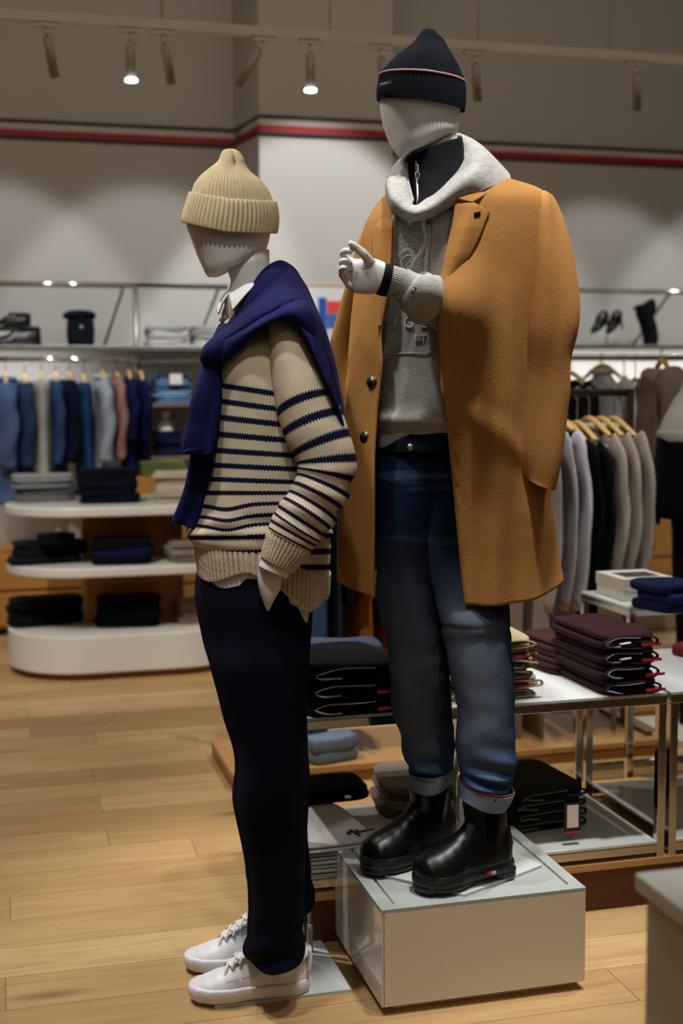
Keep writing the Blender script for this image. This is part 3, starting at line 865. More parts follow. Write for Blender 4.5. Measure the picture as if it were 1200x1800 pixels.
# sneakers
def basis(heel, toe):
    f = (toe-heel); f.z = 0; L = f.length; f.normalize()
    return f, Vector((0, 0, 1)).cross(f), L
def footprint(L, w):
    """outline half widths along the foot (0 heel .. 1 toe), outer/inner alike"""
    return lambda x: w*interps([(0, .0), (.03, .38), (.12, .66), (.3, .76), (.5, .80), (.68, 1.0), (.82, .98), (.93, .72), (.98, .42), (1.0, 0)], x)
def shoe_ring(L, w, z, n, org, f, s, toe=1.0, hs=0.0, grow=0.0):
    fp = footprint(L, w); pts = []
    for i in range(n):
        a = 2*PI*i/n
        x = .5-.5*math.cos(a); 
        y = fp(x)*(1 if a < PI else -1)+grow*math.sin(a)
        xx = hs+(toe-hs)*x
        pts.append(org+f*(xx*L-grow*math.cos(a))+s*y+Vector((0, 0, z)))
    return pts
def ring_stack(mb, rings, cap=True):
    n = len(rings[0]); b = []
    vs = [p for r in rings for p in r]; fs = []
    for j in range(len(rings)-1):
        for i in range(n):
            a, c = j*n+i, j*n+(i+1) % n
            fs.append((a, c, c+n, a+n))
    if cap:
        fs.append(tuple(range(n))[::-1]); o = (len(rings)-1)*n; fs.append(tuple(range(o, o+n)))
    mb.add(vs, fs, [(p.x, p.z) for p in vs])
def sneaker(parent, heel, toe, lab=None):
    f, s, L = basis(heel, toe); org = heel.copy()
    e = empty('sneaker', heel-parent.location); e.parent = parent
    W = .050
    mb = MB()
    ring_stack(mb, [shoe_ring(L, W, z, 72, org, f, s, grow=g) for z, g in ((0, -.004), (.004, .0), (.012, .003), (.028, .003), (.032, -.001))])
    mb.obj('sole', M['sneakersole'], e, bevel=0)
    # upper: half-ellipse sections along the foot
    mb = MB(); rings = []
    H = [(0, .075), (.06, .086), (.15, .082), (.3, .072), (.42, .086), (.5, .092), (.62, .075), (.75, .057), (.87, .046), (.95, .036), (1, .030)]
    fp = footprint(L, W)
    for j in range(41):
        x = j/40; xx = .012+.976*x
        h = interps(H, x); wd = max(fp(xx), .004)*interps([(0, .98), (.5, .98), (1, .97)], x)
        r = []
        for i in range(32):
            a = 2*PI*i/32
            c, q = math.cos(a), math.sin(a)
            ww = wd*spw(c, .8)*(1 if q < 0 else (1-.38*q*interps([(0, .9), (.5, 1), (.8, .5), (1, .3)], x)))
            zz = .018+max(0, q)**.75*(h-.018) if q > 0 else .018+q*.004
            r.append(org+f*(xx*L)+s*ww+Vector((0, 0, zz)))
        rings.append(r)
    ring_stack(mb, rings)
    mb.obj('upper', M['sneaker'], e)
    # padded collar around the ankle
    mb = MB()
    for sg in (1,):
        rr = []
        for i in range(25):
            a = 2*PI*i/24
            x = .23+.20*math.cos(a); y = .030*math.sin(a)
            z = .080+.012*(math.cos(a) < 0)*(-math.cos(a))+.012*max(0, math.cos(a))-.012*abs(math.sin(a))
            rr.append((org+f*(x*L)+s*y+Vector((0, 0, z)), .008, .008))
        tube(mb, rr, n=10, rows=96, cap=(False, False), ref=(0, 0, 1))
    mb.obj('collar', M['sneaker'], e)
    # tongue
    mb = MB()
    tube(mb, [(org+f*(.66*L)+Vector((0, 0, .072)), .004, .018), (org+f*(.52*L)+Vector((0, 0, .097)), .005, .022), (org+f*(.42*L)+Vector((0, 0, .118)), .005, .024), (org+f*(.385*L)+Vector((0, 0, .128)), .003, .021)], n=20, ref=s, p=2.6)
    mb.obj('tongue', M['sneaker'], e)
    # laces
    mb = MB()
    for k in range(5):
        x = .70-.062*k; hz = interps(H, x)+.004+.004*k; y = .024
        for sg in (1, -1):
            tube(mb, [(org+f*((x+.01)*L)+s*(y*sg)+Vector((0, 0, hz-.014)), .0028, .0018), (org+f*((x-.005)*L)+s*(y*.7*sg)+Vector((0, 0, hz)), .0034, .002), (org+f*((x-.028)*L)+s*(-y*.1*sg)+Vector((0, 0, hz+.009)), .0034, .002), (org+f*((x-.045)*L)+s*(-y*.8*sg)+Vector((0, 0, hz+.006)), .003, .002)], n=8, rows=14, ref=(0, 0, 1))
    mb.obj('laces', M['lace'], e)
    # heel tab
    mb = MB(); tube(mb, [(org+f*(.012*L)+Vector((0, 0, .05)), .006, .022), (org+f*(-.002*L)+Vector((0, 0, .075)), .006, .020), (org+f*(.0*L)+Vector((0, 0, .097)), .005, .016)], n=16, ref=s, p=3)
    mb.obj('heel_tab', M['sneaker'], e)
    return e, f, s, L, org
hN, tN = atz(544, 1738, .008), atz(333, 1752, .008)
e1 = sneaker(A, hN, tN)
hF, tF = atz(530, 1688, .008), atz(325, 1698, .008)
e2 = sneaker(A, hF, tF)
# small side marking of the near sneaker (printed line with a dot)
f, s, L, org = e1[1:]
side = 1 if (s.dot(FW) < 0) else -1
fr_ = -f if (f.dot(RT) < 0) else f
text('side_writing', 'TOMMY      HILFIGER', .0085, plain('sneaker_print', '#8f9096', .6), org+f*(.56*L)+(s*side)*.0385+Vector((0, 0, .052)), fr_+Vector((0, 0, .22)), UP, e1[0])
cyl(MB(), org+f*(.56*L)+(s*side)*.037+Vector((0, 0, .052)), org+f*(.56*L)+(s*side)*.040+Vector((0, 0, .052)), .0016, 8).obj('navy_dot', M['navyband'], e1[0])
# base plate and support rod
mb = MB()
c = [atz(378, 1774, 0), atz(617, 1744, 0), atz(563, 1656, 0), atz(352, 1690, 0)]
mb.add([v.copy() for v in c]+[v+Vector((0, 0, .007)) for v in c], [(3, 2, 1, 0), (4, 5, 6, 7), (0, 1, 5, 4), (1, 2, 6, 5), (2, 3, 7, 6), (3, 0, 4, 7)])
mb.obj('base_plate', M['plate'], A, smooth=False)
b = atz(545, 1672, .007)
mb = MB(); cyl(mb, b, b+Vector((0, 0, .07)), .0075, 16); cyl(mb, b+Vector((0, 0, .07)), b+Vector((0, 0, .22)), .0055, 16)
mb.obj('support_rod', M['steel'], A)
# ================================================================ white box the coat mannequin stands on
zt_ = .240; a = atz(672, 1598, zt_); b = atz(1032, 1562, zt_); c = atz(583, 1483, zt_)
bx0, bx1 = a.x, b.x; by0 = (a.y+b.y)/2; by1 = c.y
print('BOX', a, b, c, atz(900,1455,zt_))
t = empty('display_plinth', ((bx0+bx1)/2, (by0+by1)/2, 0), 'white square display box on the oak floor, under the black boots', 'display plinth')
part_box('toe_base', (bx0+.03, by0+.03, 0), (bx1-.03, by1-.03, .02), M['whitematte'], t)
part_box('body', (bx0+.002, by0, .02), (bx1, by1, .232), M['whitematte'], t, bevel=.0015)
part_box('side_panel', (bx0-.004, by0+.001, .02), (bx0+.001, by1, .2325), M['whitegloss'], t, bevel=.001)['label'] = 'high-gloss reflecting side panel'
g = .028
for nm, lo, hi in (('top_rim', (bx0-.004, by0, .232), (bx1, by0+g, .24)), ('top_rim', (bx0-.004, by1-g, .232), (bx1, by1, .24)), ('top_rim', (bx0-.004, by0+g, .232), (bx0+g, by1-g, .24)), ('top_rim', (bx1-g, by0+g, .232), (bx1, by1-g, .24))):
    part_box(nm, lo, hi, M['boxtop'], t)
part_box('top_panel', (bx0+g+.007, by0+g+.0, .232), (bx1-g-.007, by1-g-.007, .2395), M['boxtop'], t)
# blurred plinth at the lower right, close to the camera
z_ = .70; q = atz(1114, 1533, z_)
t = empty('display_plinth', (q.x+.3, q.y-.3, 0), 'out-of-focus white display block in the bottom right corner of the photo, nearest the camera', 'display plinth')
part_box('body', (q.x+.012, q.y-.6, 0), (q.x+.7, q.y-.012, z_-.035), M['whitematte'], t, bevel=.004)
part_box('lid', (q.x, q.y-.61, z_-.025), (q.x+.71, q.y, z_), M['white'], t, bevel=.004)
part_box('shadow_gap', (q.x+.02, q.y-.59, z_-.035), (q.x+.69, q.y-.02, z_-.025), M['whitematte'], t)
# ================================================================ mannequin in the camel coat
B = empty('mannequin', atz(800, 1540, .244), 'white faceless mannequin in camel coat, grey hoodie and jeans, standing on the white box', 'mannequin', 'dressed shop mannequins')
mb = MB()
egg(mb, [(92, 730, 770, 3.0, .02), (110, 690, 800, 3.0, .07), (150, 670, 813, 3.0, .086), (180, 667, 811, 3.0, .088), (212, 671, 806, 3.0, .086), (236, 678, 803, 2.995, .08),
         (254, 686, 784, 2.985, .066), (266, 693, 760, 2.975, .048), (273, 699, 735, 2.965, .028), (276, 705, 722, 2.96, .01)],
    dyf=lambda c, s, v: 0 if v < .5 else (v-.5)*(-30*c if c > 0 else 0))
mb.obj('head', M['mannequin'], B)
mb = MB()
tube(mb, [(P(765, 262, 3.0), .053, .054), (P(766, 285, 3.0), .051, .054), (P(768, 330, 3.0), .055, .058)], n=40)
for v in mb.v[:40]+[mb.v[-2]]:
    px, py, d = PX(v); v.z += (-6+(px-722)/(805-722)*24)*3/FPX
mb.obj('neck', M['mannequin'], B)

# beanie
mb = MB()
def cdB(ph, v, p):
    return (.0009*math.cos(ph*70) - .020*math.exp(-((ph-5.15)/.2)**2)*max(0, min(1, (v-.55)*3))+.006*math.exp(-((ph-4.6)/.25)**2)*max(0, min(1, (v-.55)*3)))*(1-max(0, v-.92)*8)
rows = [(182, 664, 815, 3.0, .100), (186, 663, 816, 3.0, .102), (170, 662, 818, 3.0, .103), (150, 665, 818, 3.0, .102), (136, 668, 816, 3.0, .100), (120, 681, 809, 3.0, .094), (104, 697, 801, 3.0, .084), (90, 714, 792, 3.0, .068),
        (78, 727, 785, 3.0, .052), (68, 734, 779, 3.0, .040), (60, 739, 770, 3.0, .030), (54, 743, 764, 3.0, .018), (51, 749, 758, 3.0, .005)]
loft(mb, rows, n=420, rows=80, cap=(False, True), disp=cdB, dy=lambda c, s, v: (11*c-2*(1-abs(c)))*(1-v) - 9*s*(1-v))
bn = mb.obj('beanie', M['beanie_navy'], B)
def ringB(py, off, nm, mat, r):
    mb = MB(); pts = []
    xl, xr = 667.5, 816.5
    for i in range(73):
        ph = 2*PI*i/72; c, s = math.cos(ph), math.sin(ph); v = .40
        pos = P((xl+xr)/2, py+off, 3.0)+RH*((xr-xl)/2*3/FPX*c)*1.008+FH*(.1005*s)*1.012+Vector((0, 0, -((11*c-2*(1-abs(c)))-9*s)*(1-v)*1.15*3/FPX))
        pts.append((pos, r, r))
    tube(mb, pts, n=8, rows=145, cap=(False, False), ref=(0, 0, 1))
    return mb.obj(nm, mat, bn)
ringB(139, 0, 'red_stripe', plain('beanie_red', '#a03a48', .8), .0016)
ringB(137.3, 0, 'white_stripe', plain('beanie_white', '#c9b7b4', .8), .0014)
# woven label on the beanie cuff
lp = [P(666.5, 146.5, 2.945), P(687, 141, 2.905), P(687, 147.5, 2.905), P(667, 153.5, 2.945)]
mb = MB(); nn = (lp[1]-lp[0]).cross(lp[3]-lp[0]).normalized()
if nn.dot(FW) > 0: nn = -nn
mb.add([p for p in lp]+[p+nn*.003 for p in lp], [(0, 1, 2, 3), (7, 6, 5, 4), (0, 4, 5, 1), (1, 5, 6, 2), (2, 6, 7, 3), (3, 7, 4, 0)])
mb.obj('woven_label', plain('label_grey', '#3a3b42', .6), bn, smooth=False)
text('label_writing', 'TOMMY HILFIGER', .0042, plain('label_white', '#c4c4c8', .6), sum(lp, Vector())/4+nn*.0034, lp[1]-lp[0], UP, bn)

# zip-neck sweater
mb = MB()
def zdy(c, s, v):
    return ((-17*c)+ -3*s)*(1-v)
rows = [(262, 716, 807, 2.995, .066), (290, 718, 814, 2.99, .070), (330, 718, 826, 2.985, .092), (362, 716, 830, 2.98, .120), (378, 722, 815, 2.98, .118)]
loft(mb, rows, n=80, rows=30, cap=(False, False), dy=zdy, disp=lambda ph, v, p: .0015*nz(p, 25))
zc_ = mb.obj('zip_sweater', M['zipcollar'], B, solid=.004)
def fr_d(rows, px, py):
    """depth of the front of a loft at a pixel"""
    rs = rows
    for a, b in zip(rs, rs[1:]):
        if a[0] <= py <= b[0]:
            f = (py-a[0])/(b[0]-a[0]); q = [x+(y-x)*f for x, y in zip(a, b)]; break
    else: q = rs[0] if py < rs[0][0] else rs[-1]
    _, xl, xr, d, t = q[:5]
    c = max(-.98, min(.98, (px-(xl+xr)/2)/((xr-xl)/2)))
    return d-t*math.sqrt(1-c*c)
mb = MB()
pts = [(P(x, y, fr_d(rows, x, y)-.004), .0025, .0015) for x, y in ((731, 284), (732, 300), (733, 320), (734, 345), (733, 372))]
tube(mb, pts, n=8); mb.obj('zip', M['steel'], zc_)
mb = MB()
tube(mb, [(P(734, 290, fr_d(rows, 734, 290)-.008), .0035, .002), (P(733.5, 302, fr_d(rows, 734, 300)-.009), .004, .002)], n=10)
q = [P(x, y, fr_d(rows, x, y)-.009) for x, y in ((730, 303), (737, 303), (737, 313), (730, 313))]
for a, b in zip(q, q[1:]+q[:1]): cyl(mb, a, b, .0013, 8)
mb.obj('zip_pull', M['chrome'], zc_)

# hoodie body
HR = [(369, 700, 850, 2.99, .10), (380, 668, 872, 2.995, .126), (400, 655, 900, 3.0, .135), (460, 648, 915, 3.0, .142), (540, 648, 910, 3.0, .142), (640, 652, 900, 3.0, .140), (700, 655, 895, 3.0, .140), (735, 658, 890, 3.0, .142), (752, 660, 888, 3.0, .136), (760, 661, 886, 3.0, .128)]
def hdisp(ph, v, p):
    px, py, d = PX(p)
    w = .006*nz(p, 8, 9)+.003*nz(p, 18, 2)
    w += .008*math.exp(-((px-778)/14)**2)*math.exp(-((py-430)/60)**2)
    w += .010*math.exp(-((py-738)/12)**2)
    return w
mb = MB(); loft(mb, HR, n=120, rows=90, p=2.0, disp=hdisp, cap=(True, False), dy=lambda c, s, v: 0)
hb = mb.obj('hoodie', M['hoodie'], B, solid=.004)
def hs(x, y):
    d = fr_d(HR, x, y); return d-hdisp(4.7, 0, P(x, y, d))-.0015
mb = MB()
def hemB(c, s, v):
    b = interps([(-1, 20), (-.93, 26), (-.55, 2), (-.2, 0), (.1, 18), (.5, 34), (1, 20)], c) if s < .2 else 10
    return b*v
loft(mb, [(748, 660, 888, 3.0, .128), (762, 661, 886, 3.0, .124)], n=120, rows=8, cap=(False, False), dy=hemB, disp=lambda ph, v, p: .002*nz(p, 20), lin=True)
mb.obj('hem_rib', M['hoodie'], hb, solid=.004)
# pocket seam and front seam
mb = MB()
tube(mb, [(P(x, y, hs(x, y)), .0016, .0016) for x, y in ((664, 621), (690, 622), (730, 621), (765, 620), (800, 619))], n=6)
mb.obj('pocket_seam', M['hoodie'], hb)

# coat
CR = [(322, 716, 895, 3.01, .06), (340, 690, 945, 3.01, .11), (362, 668, 965, 3.01, .145), (400, 645, 968, 3.01, .165), (450, 634, 962, 3.01, .182), (520, 628, 958, 3.01, .192), (620, 620, 955, 3.01, .190), (740, 610, 955, 3.01, .178), (860, 600, 958, 3.01, .166), (940, 598, 972, 3.01, .160), (1030, 597, 989, 3.01, .156)]
def op(py):
    a = interp([(322, 716), (345, 700), (368, 690), (460, 688), (526, 679), (575, 669), (600, 668), (640, 670), (720, 662), (800, 658), (1040, 658)], py)
    b = interp([(322, 790), (340, 806), (350, 805), (409, 794), (460, 783), (504, 773), (541, 763), (592, 761), (676, 767), (808, 781), (980, 800), (1046, 808)], py)
    return a, b
def cdisp(ph, v, p):
    px, py, d = PX(p)
    w = .005*nz(p, 5, 11)
    w += .006*math.sin((px-830)/38.)*max(0, min(1, (py-480)/200))*(1 if px > 800 else .4)
    if py > 480 and px > 800:
        k = min(1, (py-480)/220)
        w += k*(.020*math.exp(-((px-872+.03*(py-700))/20)**2)-.012*math.exp(-((px-835+.03*(py-700))/20)**2)+.014*math.exp(-((px-925)/22)**2)*min(1, max(0, (py-820)/80)))
    w += .006*math.exp(-((py-700-(px-800)*.9)/26)**2)*(px > 780)
    w *= min(1, v*4)
    if math.sin(ph) < 0: w += .055*math.exp(-((px-800)/48)**2)*math.exp(-((py-545)/75)**2)
    return w
def cdy(c, s, v):
    if s < 0: b = interp([(-1, -12), (-.69, 5), (-.68, 5), (.06, 16), (.10, 16), (.5, 13), (.77, 4), (1, -9)], c)
    else: b = -16
    sh = interps([(-1, 16), (-.7, 2), (-.2, -6), (.2, -6), (.7, 0), (1, 8)], c) if v < .15 else 0
    return b*max(0, (v-.75)*4)+sh*max(0, 1-v/.15)*0
mb = MB(); loft(mb, CR, n=220, rows=120, op=op, disp=cdisp, dy=cdy)
ct = mb.obj('coat', M['coat'], B, solid=.008, solid_off=1.0)
# coat sleeves hang empty at both sides
def sdisp(ph, v, p):
    return .007*nz(p, 6, 4)+.010*math.sin(ph*3+v*4+.6)*min(1, v*3)-.012*math.exp(-((v-.62-.05*math.sin(ph))/.05)**2)*max(0, math.cos(ph-.4))
mb = MB()
# right of the picture
SR = [(338, 936, 960, 2.99, .03), (346, 932, 970, 2.985, .05), (365, 931, 978, 2.975, .065), (400, 928, 988, 2.965, .075), (460, 925, 1003, 2.95, .082), (526, 921, 1010, 2.94, .085), (590, 917, 1007, 2.93, .084), (660, 912, 999, 2.93, .080), (740, 907, 985, 2.925, .076), (800, 901, 978, 2.92, .072), (832, 898, 974, 2.92, .070), (840, 898, 972, 2.92, .069)]
loft(mb, SR, n=90, rows=90, p=2.2, disp=sdisp, cap=(True, False), dy=lambda c, s, v: v*v*18*c + (-8*s*v*v))
mb.obj('sleeve', M['coat'], ct, solid=.007, solid_off=-1)
mb = MB()
SL = [(352, 672, 700, 3.06, .03), (375, 655, 690, 3.06, .06), (420, 632, 680, 3.06, .075), (480, 618, 672, 3.06, .08), (548, 600, 660, 3.09, .075), (632, 581, 640, 3.12, .07), (750, 574, 615, 3.13, .065), (830, 573, 612, 3.13, .06)]
loft(mb, SL, n=70, rows=70, p=2.2, disp=sdisp, cap=(True, False))
mb.obj('sleeve', M['coat'], ct, solid=.007, solid_off=-1)
CD = lambda x, y: fr_d(CR, x, y)
# lapels and collar
mb = MB()
sheet(mb, [[(806, 352), (829, 357), (858, 374)], [(801, 385), (828, 388), (852, 390)], [(793, 415), (815, 420), (838, 425)], [(783, 462), (798, 464), (812, 470)], [(774, 505), (782, 506), (790, 508)], [(768, 545), (769, 545), (770, 546)]] and
      [[(a[0], a[1], -.024), (b[0], b[1], -.036), (c[0], c[1], -.022)] for a, b, c in
       [((800, 345), (826, 356), (859, 374)), ((798, 380), (825, 384), (851, 390)), ((791, 415), (813, 418), (838, 422)), ((781, 462), (797, 464), (813, 468)), ((772, 505), (781, 506), (790, 508)), ((764, 542), (766, 543), (768, 544))]], 50, 16, depth=CD)
mb.obj('lapel', M['coat'], ct, solid=.010)
mb = MB()
sheet(mb, [[(790, 345, -.04), (808, 352, -.046), (829, 357, -.042)], [(812, 330, -.04), (828, 338, -.046), (848, 346, -.040)], [(835, 318, -.02), (848, 325, -.034), (861, 334, -.030)], [(858, 305, .06), (862, 314, .03), (866, 322, .01)]], 20, 12, depth=lambda x, y: fr_d(CR, x, max(y, 335)))
mb.obj('collar', M['coat'], ct, solid=.007)
mb = MB()
sheet(mb, [[(694, 362, -.012), (678, 362, -.018), (668, 372, -.010)], [(690, 400, -.014), (672, 400, -.02), (655, 402, -.012)], [(688, 450, -.014), (672, 452, -.02), (657, 458, -.012)], [(680, 520, -.014), (670, 520, -.018), (662, 522, -.012)], [(670, 575, -.012), (668, 575, -.014), (666, 575, -.012)]], 40, 12, depth=CD)
mb.obj('lapel', M['coat'], ct, solid=.006)
# buttons, buttonholes, lapel pin
for x, y in ((655, 672), (643, 768)):
    c = P(x, y, CD(x, y)-.008); nrm = (c-P(790, y, 3.0)).normalized(); nrm = (nrm-FH*1.0).normalized()
    mb = MB(); cyl(mb, c, c+nrm*.006, .013, 20); cyl(mb, c+nrm*.006, c+nrm*.0075, .009, 20); mb.obj('button', M['button'], ct)
for x, y in ((792, 659), (804, 761), (783, 562)):
    mb = MB(); tube(mb, [(P(x-11, y+1, CD(x-11, y)-.0125), .0008, .0008), (P(x-5, y, CD(x-5, y)-.0135), .0018, .001), (P(x+5, y-1, CD(x+5, y)-.0135), .0018, .001), (P(x+11, y-2, CD(x+11, y)-.0125), .0008, .0008)], n=8)
    mb.obj('buttonhole', M['thread'], ct)
mb = MB(); tube(mb, [(P(905, 633, CD(905, 633)-.011), .0015, .001), (P(920, 637, CD(920, 637)-.011), .0015, .001)], n=6); mb.obj('pocket_edge', M['thread'], ct)
d0 = CD(838, 377)-.039
c = P(838, 377, d0); r_ = (P(845, 375.5, CD(845, 377)-.039+.004)-c).normalized()
mb = MB(); u_ = UP; nn = r_.cross(u_).normalized()
if nn.dot(FW) > 0: nn = -nn
W_, H_ = .0088, .0052
q = [c-r_*W_-u_*H_, c+r_*W_-u_*H_, c+r_*W_+u_*H_, c-r_*W_+u_*H_]
mb.add(q+[x+nn*.003 for x in q], [(0, 1, 2, 3), (7, 6, 5, 4), (0, 4, 5, 1), (1, 5, 6, 2), (2, 6, 7, 3), (3, 7, 4, 0)])
pn = mb.obj('lapel_pin', plain('pin_metal', '#1d1b1e', .3, .7), ct, smooth=False, bevel=.0008)
text('pin_monogram', 'TH', .0095, plain('pin_relief', '#4d4a4c', .3, .7), c+nn*.0033, r_, u_, ct)

# hood
hood = [[(730, 366, 2.872), (728, 374, 2.836), (724, 386, 2.845)],
        [(752, 352, 2.882), (758, 364, 2.826), (752, 382, 2.838)],
        [(785, 325, 2.900), (796, 334, 2.832), (805, 354, 2.852)],
        [(810, 292, 2.950), (836, 300, 2.872), (860, 330, 2.885)],
        [(818, 264, 3.020), (852, 276, 2.965), (893, 322, 2.98)],
        [(806, 238, 3.080), (836, 254, 3.120), (878, 300, 3.18)],
        [(770, 250, 3.120), (780, 248, 3.180), (800, 320, 3.25)],
        [(738, 266, 3.080), (732, 266, 3.150), (720, 340, 3.20)],
        [(718, 280, 3.020), (698, 290, 3.050), (686, 345, 3.08)],
        [(713, 305, 2.970), (684, 314, 2.965), (682, 350, 2.98)],
        [(714, 338, 2.910), (690, 344, 2.865), (690, 366, 2.89)],
        [(720, 358, 2.880), (706, 364, 2.842), (705, 380, 2.855)]]
mb = MB()
sheet(mb, hood, 144, 26, closed=True, disp=lambda u, v, p: .006*nz(p, 14, 8)+.008*math.sin(v*9+u*8)*math.exp(-((u-.38)/.12)**2))
mb.obj('hood', M['hoodie'], hb, solid=.012, sub=1)
# hood lining visible inside the left edge
mb = MB()
sheet(mb, [[(686, 330, 2.93), (694, 352, 2.90), (712, 368, 2.88)], [(700, 305, 2.95), (706, 335, 2.92), (722, 362, 2.885)], [(716, 284, 2.98), (718, 315, 2.95), (727, 352, 2.905)]], 16, 16)
mb.obj('hood_lining', M['hoodie'], hb, solid=.004)
# drawstrings
def cord(pts, nm='drawstring'):
    mb = MB(); tube(mb, [(P(x, y, hs(x, y)-o+.010), .0058, .004) for x, y, o in pts], n=12, rows=60)
    mb.obj(nm, M['hoodie'], hb)
cord([(698, 362, .040), (694, 380, .032), (691, 405, .020), (691, 440, .014), (690, 480, .014), (690, 505, .014)])
cord([(747, 363, .052), (743, 378, .040), (745, 398, .024), (748, 420, .018), (740, 445, .018), (728, 462, .018), (724, 475, .018)])
cord([(752, 395, .016), (754, 420, .014), (750, 450, .014), (748, 480, .014)])
for x, y in ((698, 361), (748, 363)):
    mb = MB()
    d = fr_d(HR, x, y)-(.036 if x < 700 else .052)
    rr = [(P(x, y, d)+RH*(.0055*math.cos(a))+UP*(.0055*math.sin(a)), .0014, .0014) for a in [2*PI*i/16 for i in range(17)]]
    tube(mb, rr, n=6, rows=33, cap=(False, False))
    mb.obj('eyelet', M['hoodie'], hb)
# embroidered lettering (the part the coat leaves in view)
TM = M['hoodiethread']
def emb(ch, x, y, size):
    d = hs(x, y)
    c = P(x, y, d); r = (P(x+6, y, hs(x+6, y))-P(x-6, y, hs(x-6, y)))
    text('embroidery', ch, size, TM, c, r, UP, hb, .0012)
for ch, x in (('F', 675), ('I', 695), ('G', 718), ('E', 744)): emb(ch, x, 567, .036)
emb('EST. 1', 745, 594, .018)
# crest: fan of bars over a ring with a G
mb = MB()
for k in range(9):
    a = PI*(.16+.68*k/8); x0, y0 = 717, 462
    d = hs(717, 440)-.001
    p0 = P(x0+14*math.cos(a), y0-16*math.sin(a), d); p1 = P(x0+20*math.cos(a), y0-27*math.sin(a), d)
    tube(mb, [(p0, .0014, .0014), (p1, .0018, .0014)], n=6, rows=2)
    p2 = P(x0+21*math.cos(a), y0-31*math.sin(a), d); p3 = P(x0+22*math.cos(a), y0-34*math.sin(a), d)
    tube(mb, [(p2, .0022, .0014), (p3, .0016, .0014)], n=6, rows=2)
rr = [(P(717+12*math.cos(a), 462-13*math.sin(a), hs(717, 462)), .0016, .0014) for a in [2*PI*i/24 for i in range(25)]]
tube(mb, rr, n=6, rows=49, cap=(False, False))
mb.obj('embroidered_crest', TM, hb)
emb('G', 717, 466, .018)

# sleeve of the bent arm
mb = MB()
def asd(ph, v, p):
    return .004*nz(p, 16, 3)+.007*math.sin(v*24+ph)*math.sin(PI*min(1, max(0, (v-.25)/.6)))*.8
tube(mb, [pt(700, 497, 2.745, 30, .038), pt(716, 507, 2.748, 31, .040), pt(732, 518, 2.752, 41, .050), pt(750, 526, 2.785, 44, .046), pt(772, 536, 2.85, 42, .040), pt(792, 544, 2.91, 38, .040), pt(820, 552, 2.97, 34, .04)], n=70, rows=90, disp=asd, cap=(False, True))
fs_ = mb.obj('folded_sleeve', M['hoodie'], hb)
mb = MB()
tube(mb, [pt(678, 492, 2.742, 26, .034), pt(692, 496, 2.744, 27, .035), pt(706, 502, 2.746, 28, .036), pt(716, 507, 2.748, 29, .037)], n=160, rows=16, cap=(False, False), disp=lambda ph, v, p: .0008*math.cos(ph*40))
mb.obj('sleeve_rib', M['hoodie'], hb)
mb = MB()
tube(mb, [pt(669, 490, 2.741, 27, .036), pt(676, 492, 2.742, 27.5, .0365), pt(684, 494, 2.743, 27, .036)], n=48, rows=10, cap=(False, False))
mb.obj('inner_cuff', M['zipcollar'], zc_, solid=.003)['label'] = 'black cuff of the zip sweater at the wrist'
# flag on the sleeve
def quad(pts, d, mat, nm, par, th=.0015):
    q = [P(x, y, d) for x, y in pts]; mb = MB()
    mb.add(q+[v-FW*th for v in q], [(0, 1, 2, 3), (7, 6, 5, 4), (0, 4, 5, 1), (1, 5, 6, 2), (2, 6, 7, 3), (3, 7, 4, 0)])
    return mb.obj(nm, mat, par, smooth=False)
fd = 2.692
quad([(721, 514.5), (727, 504), (733, 507), (727, 517)], fd, plain('flag_navy', '#161830', .7), 'flag_patch', hb)
quad([(722.3, 512.7), (724.3, 509), (730, 511.8), (727.7, 515.6)], fd-.0016, plain('flag_red', '#a01c2c', .7), 'flag_red_field', hb, .001)
quad([(724.3, 509), (725.9, 506.2), (728.6, 507.7), (727, 510.4)], fd-.0016, M['paper'], 'flag_white_field', hb, .001)

# hand
mb = MB()
def fing(pts, mb=mb): tube(mb, [(P(x, y, d), r*d/FPX, r*d/FPX*.95) for x, y, d, r in pts], n=16, rows=len(pts)*6)
# wrist and palm
loft_pts = [pt(682, 493, 2.742, 24, .026), pt(670, 489, 2.741, 27, .026), pt(655, 486, 2.74, 31, .024), pt(638, 486, 2.74, 31, .021), pt(625, 486, 2.74, 29, .018), pt(619, 486, 2.74, 26, .014)]
tube(mb, loft_pts, n=40, rows=36, p=2.6)
palm = mb
fing([(650, 462, 2.72, 10), (640, 448, 2.705, 8.2), (629, 438, 2.70, 7.4), (619, 430, 2.695, 6.2), (613, 426, 2.693, 4.4)])             # thumb, pointing up
fing([(630, 464, 2.745, 8.5), (618, 461, 2.74, 7.5), (607, 454, 2.735, 7), (603, 445, 2.72, 6.4), (609, 441, 2.705, 5.8), (619, 443, 2.70, 4.6)])   # index
fing([(626, 474, 2.745, 8.5), (614, 473, 2.745, 7.6), (605, 466, 2.74, 7), (601, 461, 2.725, 6.2), (605, 458, 2.71, 5), (612, 458, 2.705, 4)])  # middle
fing([(624, 488, 2.745, 8.2), (612, 488, 2.745, 7.3), (604, 480, 2.74, 6.6), (600, 475, 2.725, 5.8), (603, 471, 2.712, 5), (610, 471, 2.706, 4)])  # ring
fing([(624, 503, 2.745, 7.6), (615, 502, 2.745, 6.8), (607, 492, 2.745, 6.2), (600, 483, 2.735, 5.6), (599, 478, 2.725, 4.2)])  # little
mb.obj('hand', M['mannequin'], B, remesh=.0022, sm=3)
for x, y, d in ((618, 463, 2.722), (616, 477, 2.725), (613, 491, 2.727), (627, 435, 2.683), (624, 446, 2.685), (645, 449, 2.69)):
    cyl(MB(), P(x, y, d+.002), P(x, y, d-.003), .0016, 8).obj('joint_pin', plain('joint_pin', '#3c3c3c', .4), B)

